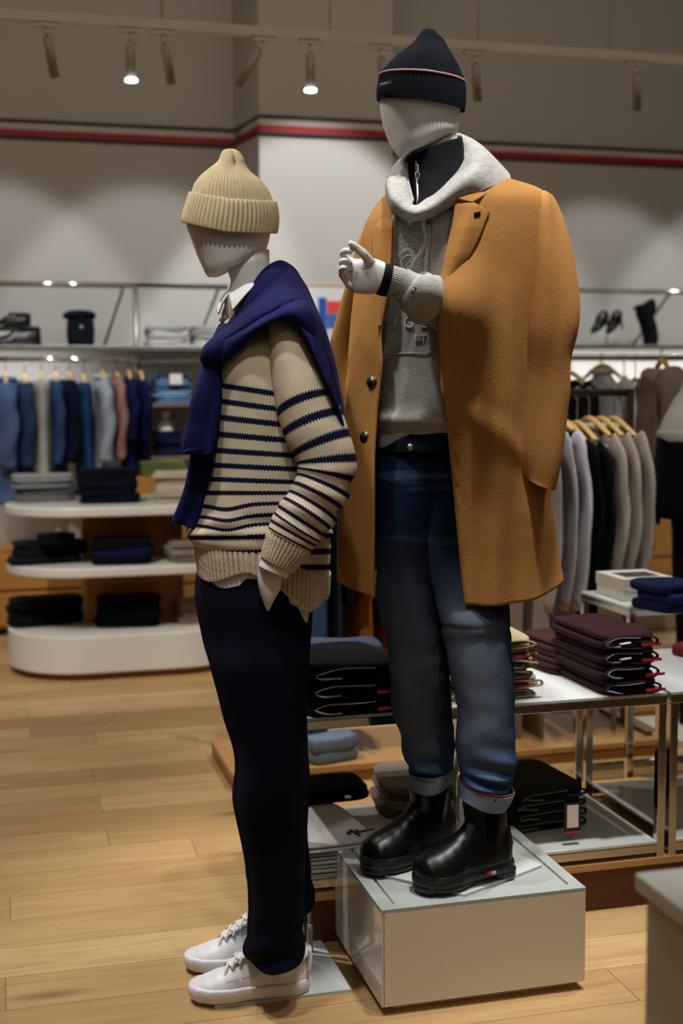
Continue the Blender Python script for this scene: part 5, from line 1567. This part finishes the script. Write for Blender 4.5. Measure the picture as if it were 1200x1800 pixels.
# ================================================================ clothes hanging on the left wall
def wall_hang(px, pyt, pyb, name, label, cat, mat, y=7.40, width=.40, th=.15, sleeves=.45, kind='shirt', collar=None, seed=0, rz=.0, group='clothes hanging on the left wall'):
    x = aty(px, pyt, y).x
    return hanging(name, label, cat, group, x, y, aty(px, pyt, y).z, aty(px, pyb, y).z, mat, width, th, sleeves, rz, seed, kind, collar, rail_z=zr)
LW = [(10, 668, 880, 'shirt', 'light blue shirt hanging at the far left edge, first of the row', '#5b6e9c', .34, .2, '#7288bd'),
      (44, 672, 838, 'jacket', 'dark blue denim jacket hanging second in the row, beside the light blue shirt', '#28405f', .30, .15, '#c8c8c8'),
      (72, 668, 832, 'trousers', 'cream trousers hanging third in the row, between two denim garments', '#b9b4aa', .30, .1, None),
      (98, 668, 832, 'shirt', 'blue denim shirt with white tee inside, fourth in the row', '#2f4a72', .30, .13, '#d8d8d8'),
      (122, 668, 790, 'jacket', 'very dark navy jacket hanging in the middle of the row', '#10142c', .32, .13, None),
      (147, 672, 835, 'jeans', 'mid blue jeans hanging below the very dark navy jacket', '#27456f', .30, .19, None),
      (180, 664, 830, 'shirt', 'pale striped grey-blue shirt hanging in the row', '#a3abb8', .36, .16, '#c3c8d0'),
      (206, 668, 745, 'shirt', 'salmon pink shirt hanging between pale and royal blue ones', '#a87e74', .32, .10, None),
      (226, 664, 826, 'dress', 'royal navy garment hanging, left of the two at the right end of the row', '#131d4a', .34, .17, None),
      (247, 666, 822, 'dress', 'royal navy garment hanging at the right end of the row', '#101842', .34, .17, None)]
for k, (px, a_, b_, nm, lab, c_, wd, th, co) in enumerate(LW):
    gap = min([abs(px-o[0]) for o in LW if o[0] != px])*7.5/FPX; th = gap*1.1
    kind = 'trousers' if nm in ('trousers', 'jeans') else 'shirt'
    wall_hang(px, a_, b_, 'hanging_'+nm, lab, nm.replace('_', ' '), cloth(c_), 7.40+.03*(k % 2), wd, th, .42 if nm not in ('dress',) else .3, kind, cloth(co) if co else None, k)

# ================================================================ wooden podium and clothes rack behind the mannequins
pf = atz(408, 1392, 0); YP = pf.y
def podium(x0, x1, y0, y1, h, label):
    e = empty('wooden_podium', ((x0+x1)/2, (y0+y1)/2, 0), label, 'podium')
    part_box('top_board', (x0, y0, h-.022), (x1, y1, h), M['deck'], e, bevel=.002)
    part_box('frame', (x0+.003, y0+.003, 0), (x1-.003, y1-.003, h-.0221), M['wooddark'], e)
xr_ = aty(1175, 1320, YP).x
podium(pf.x, xr_, YP, YP+.46, .062, 'low wooden podium on the floor behind both mannequins, under the clothes rack')
podium(aty(1000, 1280, YP+.5).x, aty(1185, 1280, YP+.5).x, YP+.47, YP+1.0, .062, 'second low wooden podium behind the first one, at the right')
YR = YP+.25
zrk = aty(1040, 690, YR).z
R_ = empty('clothes_rack', (1.2, YR, .062), 'brown metal clothes rack on the wooden podium behind the camel coat', 'clothes rack')
xr0, xr1 = aty(520, 690, YR).x, aty(1106, 690, YR).x
rk = plain('rack_bronze', '#6f5d55', .3, .8)
cyl(MB(), (xr0, YR, zrk), (xr1, YR, zrk), .014).obj('rail', rk, R_)
for x in (xr0, xr1):
    part_box('post', (x-.013, YR-.013, .062), (x+.013, YR+.013, zrk+.014), rk, R_)
    part_box('foot', (x-.015, YR-.2, .062), (x+.015, YR+.2, .08), rk, R_, bevel=.003)
def rack_hang(px, pyt, pyb, name, label, cat, c, width=.42, th=.07, sleeves=.5, kind='shirt', collar=None, seed=0, rz=0., group='clothes on the rack'):
    x = aty(px, pyt, YR).x
    return hanging(name, label, cat, group, x, YR, aty(px, pyt, YR).z, aty(px, pyb, YR).z, cloth(c), width, th, sleeves, rz, seed, kind, cloth(collar) if collar else None, rail_z=zrk)
RK = [(1078, 752, 1000, 'shirt', 'beige overshirt hanging rightmost on the rack', '#a3968a', .44, .08, .52, '#c4bbb0'),
      (1056, 752, 1030, 'shirt', 'beige overshirt hanging second from the right on the rack', '#a89b8f', .44, .08, .5, '#c4bbb0'),
      (1035, 752, 1050, 'shirt', 'beige overshirt hanging third from the right, beside the black ones', '#ab9f93', .44, .08, .5, '#c4bbb0'),
      (1014, 760, 1090, 'jacket', 'black jacket hanging between the beige and the white shirts', '#0d0c10', .40, .07, .55, None),
      (996, 760, 1090, 'jacket', 'second black jacket on the rack, right beside the white shirt', '#0c0c0e', .40, .07, .55, None),
      (970, 742, 1110, 'shirt', 'long white shirt hanging beside the right edge of the camel coat', '#c5c1c8', .46, .10, .6, None),
      (948, 742, 1118, 'shirt', 'long off-white shirt hanging behind the sleeve hem of the camel coat', '#b5aeb2', .46, .09, .6, None),
      (922, 745, 1125, 'coat', 'long pale grey coat hanging behind the lower right corner of the camel coat', '#a39c95', .46, .08, .6, None),
      (895, 800, 1335, 'trousers', 'long tan trousers hanging on the rack beside the right leg of the jeans', '#8f8478', .26, .10, 0, None),
      (935, 800, 1338, 'trousers', 'long sand trousers on the rack, ending above the olive pile', '#9a8f83', .30, .12, 0, None),
      (672, 760, 1160, 'coat', 'dark russet coat hanging behind the left leg of the jeans', '#4a2010', .42, .07, .55, None),
      (655, 755, 1135, 'coat', 'camel coat on the rack, right of the two below the worn coat hem', '#8a5320', .42, .08, .5, None),
      (622, 755, 1140, 'coat', 'camel coat on the rack, left of the two below the worn coat hem', '#8f5824', .42, .08, .5, None),
      (596, 758, 1050, 'jacket', 'black jacket hanging between the mannequins above the blue jeans', '#0a0a0e', .40, .06, .5, None),
      (578, 800, 1172, 'jeans', 'blue denim jeans hanging between the two mannequins, the right pair', '#2e4a70', .30, .08, 0, None),
      (555, 800, 1310, 'jeans', 'long pale-hemmed blue jeans hanging beside the navy trousers', '#35527a', .30, .09, 0, None)]
for k, (px, a_, b_, nm, lab, c_, wd, th, sl, co) in enumerate(RK):
    gap = min([abs(px-o[0]) for o in RK if o[0] != px])*4.75/FPX; th = min(.11, gap*.85)
    rack_hang(px, a_, b_, 'hanging_'+nm, lab, nm, c_, wd, th, sl, 'trousers' if nm in ('trousers', 'jeans') else 'shirt', co, k+30)

# ================================================================ chrome tables and the deck in front of the podium
ZD, ZS, ZT = .128, .172, .57
YD = atz(1035, 1603, 0).y; YT0 = atz(1165, 1222, ZT).y+.025
xd0 = aty(523, 1600, YD).x
d_ = empty('low_deck', (1.2, YD+.3, 0), 'low brown wooden deck under the chrome table, behind the white display box', 'deck')
part_box('top_board', (xd0, YD, ZD-.02), (2.6, YD+.66, ZD), M['deck'], d_, bevel=.002)
part_box('frame', (xd0+.004, YD+.004, 0), (2.596, YD+.65, ZD-.0202), M['deckdark'], d_)
xt0 = aty(517, 1262, YT0).x; xt1 = aty(1172, 1222, YT0).x; xt2 = 1.885
def sq(nm, a, b, par, r=.011, mat=None):
    lo = tuple(min(p, q)-r for p, q in zip(a, b)); hi = tuple(max(p, q)+r for p, q in zip(a, b))
    return part_box(nm, lo, hi, mat or M['chrome'], par, bevel=.0015)
def ctable(x0, x1, y0, y1, z, zf, shelf, label, bar=False):
    t = empty('chrome_table', ((x0+x1)/2, (y0+y1)/2, zf), label, 'table')
    part_box('table_top', (x0, y0, z-.008), (x1, y1, z), M['glasswhite'], t, bevel=.001)
    r = .011
    zz = z-.008-r-.0005
    sq('frame', (x0+r, y0+r, zz), (x1-r, y0+r, zz), t); sq('frame', (x0+r, y1-r, zz), (x1-r, y1-r, zz), t)
    sq('frame', (x0+r, y0+3*r, zz), (x0+r, y1-3*r, zz), t); sq('frame', (x1-r, y0+3*r, zz), (x1-r, y1-3*r, zz), t)
    for x in (x0+r, x1-r):
        for y in (y0+r, y1-r):
            sq('leg', (x, y, zf+r), (x, y, zz-2*r), t)
    if shelf:
        part_box('lower_shelf', (x0+2*r, y0+.0, shelf-.008), (x1-2*r, y1-.02, shelf), M['glasswhite'], t, bevel=.001)
        sq('frame', (x0+3*r, y0+r, shelf-.02), (x1-3*r, y0+r, shelf-.02), t); sq('frame', (x0+3*r, y1-r, shelf-.02), (x1-3*r, y1-r, shelf-.02), t)
    if bar:
        sq('frame', (x0+3*r, y1-r, zf+.05), (x1-3*r, y1-r, zf+.05), t)
    return t
ctable(xt0, xt1, YT0, YT0+.52, ZT, ZD, ZS, 'long low chrome table with white glass top, holding the folded trousers behind the mannequins')
ctable(xt1+.012, xt2+.4, YT0, YT0+.52, ZT, ZD, ZS, 'short low chrome table cut off by the right edge, next to the maroon trousers')
ctable(1.905, 2.9, YD+.69, 4.0, .672, 0, None, 'taller chrome table at the right edge, carrying the white gift box', True)

# trousers with pale waistband linings
def trousers_stack(px0, px1, pyb, z, dp, n, h, c, trim, what, group, seed, rz=0., lab=None, yoff=0., tags=True, nm='folded_trousers', tagk=None, togk=()):
    cc, wd = on(px0, px1, pyb, z)
    R = Matrix.Rotation(rz, 3, 'Z')
    for k in range(n):
        r = random.Random(seed*11+k)
        ox = r.uniform(-.016, .016)
        R = Matrix.Rotation(rz+r.uniform(-.05, .05), 3, 'Z')
        e = empty(nm, (cc.x+ox, cc.y+dp/2+yoff, z+k*h), what % (ORD[n-1-k] if k else 'bottom'), 'trousers', group)
        def L(x, y, zq): return Vector(e.location)+R@Vector((x, y, 0))+Vector((0, 0, zq))
        mb = MB(); base = Vector(e.location)
        slab(mb, base.x, base.y, base.z+.0005, wd*.96, dp, h*.48, rz, seed+k, 6)
        slab(mb, base.x+.004, base.y+.004, base.z+h*.49, wd*.93, dp*.98, h*.5, rz, seed+k+9, 6)
        mb.obj('cloth', cloth(c), e)
        # open waistband facing the front: an oval loop with its pale lining
        def loop(x0, x1, zc0, hh_, y):
            pts = []
            for i in range(41):
                a = 2*PI*i/40
                pts.append(L((x0+x1)/2+(x1-x0)/2*spw(math.cos(a), .8), y-.002+.004*math.sin(a*3+k), zc0+hh_*spw(math.sin(a), .9)+.0015*math.sin(a*5+seed+k)))
            return pts
        y = -dp/2
        pts = loop(-wd*.44, wd*.46, h*.5, h*.40, y)
        mb = MB(); tube(mb, [(p, .0030, .006) for p in pts], n=8, rows=120, cap=(False, False), ref=(0, 1, 0)); mb.obj('waistband', cloth(c), e)
        pts = loop(-wd*.42, wd*.44, h*.5, h*.30, y)
        # the lining shows along the left bend and the top
        mb = MB(); tube(mb, [(p, .0022, .007) for p in pts[8:29]], n=8, rows=70, ref=(0, 1, 0)); mb.obj('waist_lining', cloth(trim, .1), e)
        if tags and (tagk is None or k in tagk):
            x0 = wd*(.10+.12*r.random()); q = [L(x0, y-.009, h*.22), L(x0+.055, y-.009, h*.24), L(x0+.055, y-.009, h*.42), L(x0, y-.009, h*.40)]
            m2 = MB(); m2.add(q+[v+R@Vector((0, .003, 0)) for v in q], [(0, 1, 2, 3), (7, 6, 5, 4), (0, 4, 5, 1), (1, 5, 6, 2), (2, 6, 7, 3), (3, 7, 4, 0)])
            m2.obj('red_label', M['label'] if tags is True else tags, e, smooth=False)
        if k in togk:
            mb = MB(); cyl(mb, L(-wd*.18, y-.006, h*.42), L(-wd*.18+.03, y-.008, h*.5), .003, 8); mb.obj('hanging_toggle', M['paper'], e)
z0 = ZT+.0008
trousers_stack(528, 712, 1258, z0, .30, 3, .042, '#0b0b10', '#b3aaa8', 'folded black trousers with white-lined waistband, %s of the pile between the mannequins', 'black trousers on the chrome table', 3, rz=.05, tagk=(0, 1))
q = atz(600, 1185, ZT+.07)
folded('folded_sweater', 'slate grey-blue folded sweater lying behind the black trousers on the chrome table', 'sweater', None, q.x, YT0+.41, z0, .36, .17, .10, cloth('#3c4254'), 2, -.1, 91)
cc_, w_ = on(770, 945, 1232, z0)
trousers_stack(790, 958, 1230, z0, .30, 6, .0255, '#a08f74', '#7c6c54', 'folded sand-coloured trousers, %s of the pile right of the jeans', 'sand trousers on the chrome table', 5, rz=-.04, tagk=(1, 4))
trousers_stack(1056, 1172, 1222, z0, .34, 4, .040, '#2a1418', '#8d90ad', 'folded maroon trousers, %s of the pile with lilac linings', 'maroon trousers on the chrome table', 8, rz=.02, togk=(2, 3))
# long legs of the maroon trousers folded behind
q = atz(985, 1185, z0)
for k in range(3):
    folded('folded_trousers', ['bottom', 'middle', 'top'][k]+' brown folded trouser leg pile between the sand and the maroon trousers', 'trousers', 'brown trousers on the chrome table', q.x+.03+.01*k, YT0+.37+.005*k, z0+.030*k, .17, .24, .030, cloth('#3a2220'), 2, .14, 95+k)
# olive trousers on the lower shelf
zl = ZS+.0008
trousers_stack(884, 1036, 1458, zl, .30, 4, .027, '#2b2c26', '#7e7b74', 'folded olive trousers, %s of the pile behind the display box', 'olive trousers on the lower shelf', 12, rz=.10, tags=plain('blue_label', '#2a2c72', .6))
q = atz(1004, 1440, zl+.03); yq = YT0+.03
a = aty(991, 1412, yq); b = aty(1019, 1462, yq)
e = empty('swing_tag', (a.x, yq, b.z), 'black swing tag with white label hanging from the olive trousers', 'tag')
part_box('card', (a.x, yq-.002, b.z), (b.x, yq, a.z), M['blackplastic'], e)
part_box('label', (a.x+.008, yq-.0026, b.z+.014), (b.x-.006, yq-.0021, a.z-.006), M['paper'], e)
part_box('red_edge', (a.x, yq-.0026, b.z), (b.x, yq-.0021, b.z+.004), M['label'], e)
# tees with a T mark, black garment over them
c_tee, w_tee = on(505, 668, 1548, zl)
tee = stack('folded_tee_shirt', 'tee shirt', 'pale tees on the lower shelf', 'folded pale tee shirt, %s of the pile beside the white box', c_tee.x, c_tee.y+.19, zl, w_tee, .34, [.021]*4, [cloth('#a9a2a0', .1), cloth('#b9b4b2', .1)], 2, 0, 41, .006)
ztee = zl+.084
mk = plain('tee_print', '#0b0c14', .7)
for ch, (x, y), sz in (('T', (641, 1460), .085), ('2', (621, 1462), .05)):
    p = atz(x, y, ztee+.003); tt = text('printed_mark', ch, sz, mk, p, (-.25, .97, 0), (-.97, -.25, 0.0), None, .0008); tag(tt, 'black printed %s on the pale tee beside the white box' % ('letter' if ch == 'T' else 'curl left of the letter'), 'print')
qq = atz(590, 1420, ztee+.04)
o = folded('folded_shorts', 'black folded shorts with a round pale button, on the pile of pale tees', 'shorts', None, atz(592, 1440, ztee).x, YT0+.36, ztee+.001, .26, .17, .036, cloth('#08080c'), 2, .02, 43)
mb = MB(); p = atz(611, 1402, ztee+.041); cyl(mb, p, p+Vector((0, 0, .004)), .009, 16); mb.obj('round_button', M['paper'], o)
# ================================================================ rest of the goods on the tables
# sheets stacked behind the boots
q = atz(722, 1442, ZS)
stack('folded_trousers', 'trousers', 'taupe trousers behind the boots', 'folded taupe trousers, %s of the small pile behind the black boots', q.x+.05, q.y+.13, ZS+.0008, .22, .26, [.024]*4, [cloth('#6e5e50'), cloth('#8b8078')], 2, -.1, 51, .006)
# white gift box on the taller table
zU = .672
p0 = atz(1094, 1058, zU); p1 = atz(1172, 1052, zU)
GX, GY = p0.x, p0.y; GW = p1.x-p0.x+.01; GD = .20
e = empty('gift_box', (GX+GW/2, GY+GD/2, zU), 'white lidded gift box with dark picture on its lid, on the taller chrome table', 'box')
cream = plain('box_card', '#d6d2c4', .5)
part_box('base', (GX+.003, GY+.003, zU+.0005), (GX+GW-.003, GY+GD-.003, zU+.048), cream, e, bevel=.002)
part_box('lid', (GX, GY, zU+.036), (GX+GW, GY+GD, zU+.075), cream, e, bevel=.002)
part_box('lid_picture', (GX+.03, GY+.035, zU+.0752), (GX+GW-.03, GY+GD-.06, zU+.0762), plain('box_picture', '#4b3c3a', .4), e)
rb = atz(1134, 1056, zU).x
for k, (nm, c_) in enumerate((('red_tassel', '#8c1f30'), ('white_tassel', '#d5d0cc'), ('navy_tassel', '#15172c'))):
    cyl(MB(), (rb, GY-.008, zU+.062-.019*k), (rb, GY-.008, zU+.046-.019*k), .007, 12).obj(nm, plain('tassel_'+c_, c_, .7), e)
# navy folded knits at its right
q = atz(1196, 1080, zU)
stack('folded_beanie', 'beanie', 'navy knits on the tall table', 'folded navy knitted cap, %s, right of the white gift box', q.x+.02, q.y+.10, zU+.0008, .19, .19, [.030, .030, .028], [cloth('#171c40'), cloth('#1c2350')], 1, .3, 53, .01)
# maroon thing at the right edge
q = atz(1192, 1140, ZT)
folded('folded_scarf', 'small dark pink folded scarf at the right edge, under the taller table', 'scarf', None, q.x+.02, YT0+.40, ZT+.0008, .15, .12, .035, cloth('#6e2430'), 1, .2, 54)
# bundle of garments under the table at the left, on the podium
q = atz(572, 1312, .062)
o = folded('folded_jeans', 'pale blue-grey bunched garment on the wooden podium, seen under the chrome table', 'jeans', None, q.x-.03, YP+.07, .0628, .19, .10, .09, cloth('#6f7f92'), 2, .3, 55)
# small brown post stand on the right podium
q = atz(1078, 1283, .062)
tag(cyl(MB(), (q.x, q.y, .0625), (q.x, q.y, .36), .010).obj('metal_post', M['steel']), 'short dark metal post standing on the right wooden podium', 'post')

# ================================================================ right wall
# pumps on a stand and a boot on the shelf
xs0 = aty(1040, 600, 7.55)
e = empty('shoe_stand', (aty(1068, 600, 7.55).x, 7.55, zs2), 'thin metal stand holding the black pumps on the right wall shelf', 'stand')
cx = aty(1066, 600, 7.55).x; zz = aty(1066, 584, 7.55).z
cyl(MB(), (cx, 7.55, zs2+.0005), (cx, 7.55, zs2+.006), .05, 24).obj('foot', M['chrome'], e)
cyl(MB(), (cx, 7.55, zs2+.006), (cx, 7.55, zz), .005, 8).obj('rod', M['chrome'], e)
def pump(px0, py0, px1, py1, label, y):
    toe = aty(px0, py0, y); heel = aty(px1, py1, y)
    e = empty('pump_shoe', toe, label, 'shoe', 'black pumps on the right wall shelf')
    mb = MB(); mid = (toe+heel)/2+Vector((0, 0, -.01))
    tube(mb, [(toe, .006, .012), (toe*.8+heel*.2, .022, .034), (mid, .030, .036), (toe*.2+heel*.8+Vector((0, 0, .0)), .040, .034), (heel+Vector((0, 0, .01)), .030, .026), (heel+Vector((.006, 0, .028)), .012, .018)], n=24, ref=(0, 1, 0))
    mb.obj('upper', blk_, e)
    mb = MB(); hb = heel+Vector((.012, 0, -.02)); tube(mb, [(hb, .012, .012), (hb+Vector((.022, 0, -.075)), .005, .005)], n=12, ref=(0, 1, 0)); mb.obj('heel', blk_, e)
pump(1040, 586, 1062, 554, 'black pump on the thin stand, the left of the pair on the right wall shelf', 7.50)
pump(1066, 588, 1086, 553, 'black pump on the thin stand, the right of the pair on the right wall shelf', 7.62)
a = aty(1134, 605, 7.5)
e = empty('tall_boot', (a.x, 7.5, zs2), 'dark slouched tall boot standing upright on the right wall shelf', 'boot')
mb = MB(); yb = 7.52
def q_(px, py, r, rb): v = aty(px, py, yb); return (v, r, rb)
tube(mb, [(Vector((aty(1143, 600, yb).x, yb, zs2+.004)), .045, .05), q_(1143, 590, .048, .055), q_(1140, 575, .050, .06), q_(1136, 562, .052, .06), q_(1134, 548, .062, .065), q_(1135, 538, .066, .068), q_(1134, 535, .060, .062)], n=28, rows=40, ref=(0, 1, 0), disp=lambda ph, v, p: .007*nz(p, 22, 3))
mb.obj('shaft', cloth('#17191a'), e)
mb = MB(); tube(mb, [q_(1113, 544, .006, .01), q_(1120, 540, .014, .02), q_(1128, 540, .02, .02)], n=12, ref=(0, 1, 0)); mb.obj('pull_loop', cloth('#17191a'), e)
# garments on the right wall and a front rail
YW = 5.9
zrw = aty(1120, 630, YW).z
e = empty('hanging_rail', (aty(1100, 630, YW).x, YW, zrw), 'thin steel rail carrying the dark and taupe jackets at the right', 'rail')
x0_, x1_ = aty(975, 630, YW).x, aty(1290, 630, YW).x
cyl(MB(), (x0_, YW, zrw), (x1_, YW, zrw), .012).obj('rail', M['steel'], e)
for x in (x0_, x1_):
    cyl(MB(), (x, YW, 0.0), (x, YW, zrw), .012).obj('post', M['steel'], e)
RWT = [(1003, 668, 860, 'jacket', 'black jacket on a wooden hanger above the rack, right beside the coat sleeve', '#0e0d10', .40, .09, .5, M['hanger'], 0),
       (1058, 655, 870, 'tee_shirt', 'white tee with oval tag hanging above the rack rail', '#cfcfd0', .36, .07, .3, M['hanger'], .2),
       (1096, 690, 960, 'coat', 'black coat on a gold hanger behind the beige overshirts', '#0c0d12', .44, .045, .6, M['goldhanger'], 0),
       (1116, 680, 955, 'coat', 'dark navy coat hanging left of the taupe jacket', '#0f1230', .44, .045, .6, M['goldhanger'], 0)]
for k, (px, a_, b_, nm, lab, c_, wd, th, sl, hg, rz) in enumerate(RWT):
    hanging('hanging_'+nm, lab, nm.replace('_', ' '), 'clothes on the rear right rail', aty(px, a_, YW).x, YW, aty(px, a_, YW).z, aty(px, b_, YW).z, cloth(c_), wd, th, sl, rz, k+70, 'shirt', cloth('#d8d8da') if nm == 'tee_shirt' else None, hg, zrw)
x = aty(1163, 650, 5.1).x
hanging('hanging_jacket', 'taupe brown jacket with a long sleeve, hanging left of the cream sweater at the right', 'jacket', None, x, 5.1, aty(1163, 648, 5.1).z, aty(1163, 800, 5.1).z, cloth('#6f5f54'), .34, .16, .46, -.25, 81, 'shirt', None, M['goldhanger'], zrw)
# partly seen mannequin at the right edge, cream sweater over black trousers
DM = 5.15
CM = empty('mannequin', P(1236, 1300, DM)*1.0, 'mannequin cut off by the right edge, in cream sweater over black trousers', 'mannequin', None)
CM.location.z = .0
crm = cloth('#b9b4aa', .12); blt = cloth('#060608')
mb = MB(); loft(mb, [(575, 1222, 1266, DM, .08), (600, 1212, 1300, DM, .13), (650, 1208, 1306, DM, .15), (685, 1199, 1306, DM, .155), (705, 1186, 1306, DM, .155), (735, 1170, 1304, DM, .16), (765, 1158, 1302, DM, .16)], n=60, rows=50, p=2.2, disp=lambda ph, v, p: .006*nz(p, 8, 3))
mb.obj('sweater', crm, CM)
mb = MB(); loft(mb, [(757, 1160, 1301, DM, .158), (760, 1157, 1303, DM, .163), (775, 1157, 1302, DM, .160)], n=60, rows=8, p=2.2, cap=(False, False)); mb.obj('sweater_hem', crm, CM, solid=.004)
mb = MB()
loft(mb, [(768, 1156, 1300, DM, .155), (840, 1150, 1300, DM, .16), (905, 1146, 1296, DM, .16), (912, 1180, 1296, DM, .12), (1000, 1182, 1290, DM, .11), (1130, 1190, 1280, DM, .10), (1330, 1196, 1270, DM, .09)], n=60, rows=60, p=2.2, disp=lambda ph, v, p: .004*nz(p, 8, 3))
mb.obj('trousers', blt, CM)
mb = MB(); loft(mb, [(415, 1222, 1262, DM, .06), (440, 1210, 1274, DM, .085), (490, 1212, 1272, DM, .085), (540, 1224, 1264, DM, .05), (575, 1222, 1266, DM, .05)], n=40, rows=40); mb.obj('head', M['mannequin'], CM)
zb_ = P(1240, 1330, DM).z
part_box('pedestal', (CM.location.x-.22, CM.location.y-.2, 0), (CM.location.x+.25, CM.location.y+.22, max(.02, zb_)), M['whitematte'], CM)
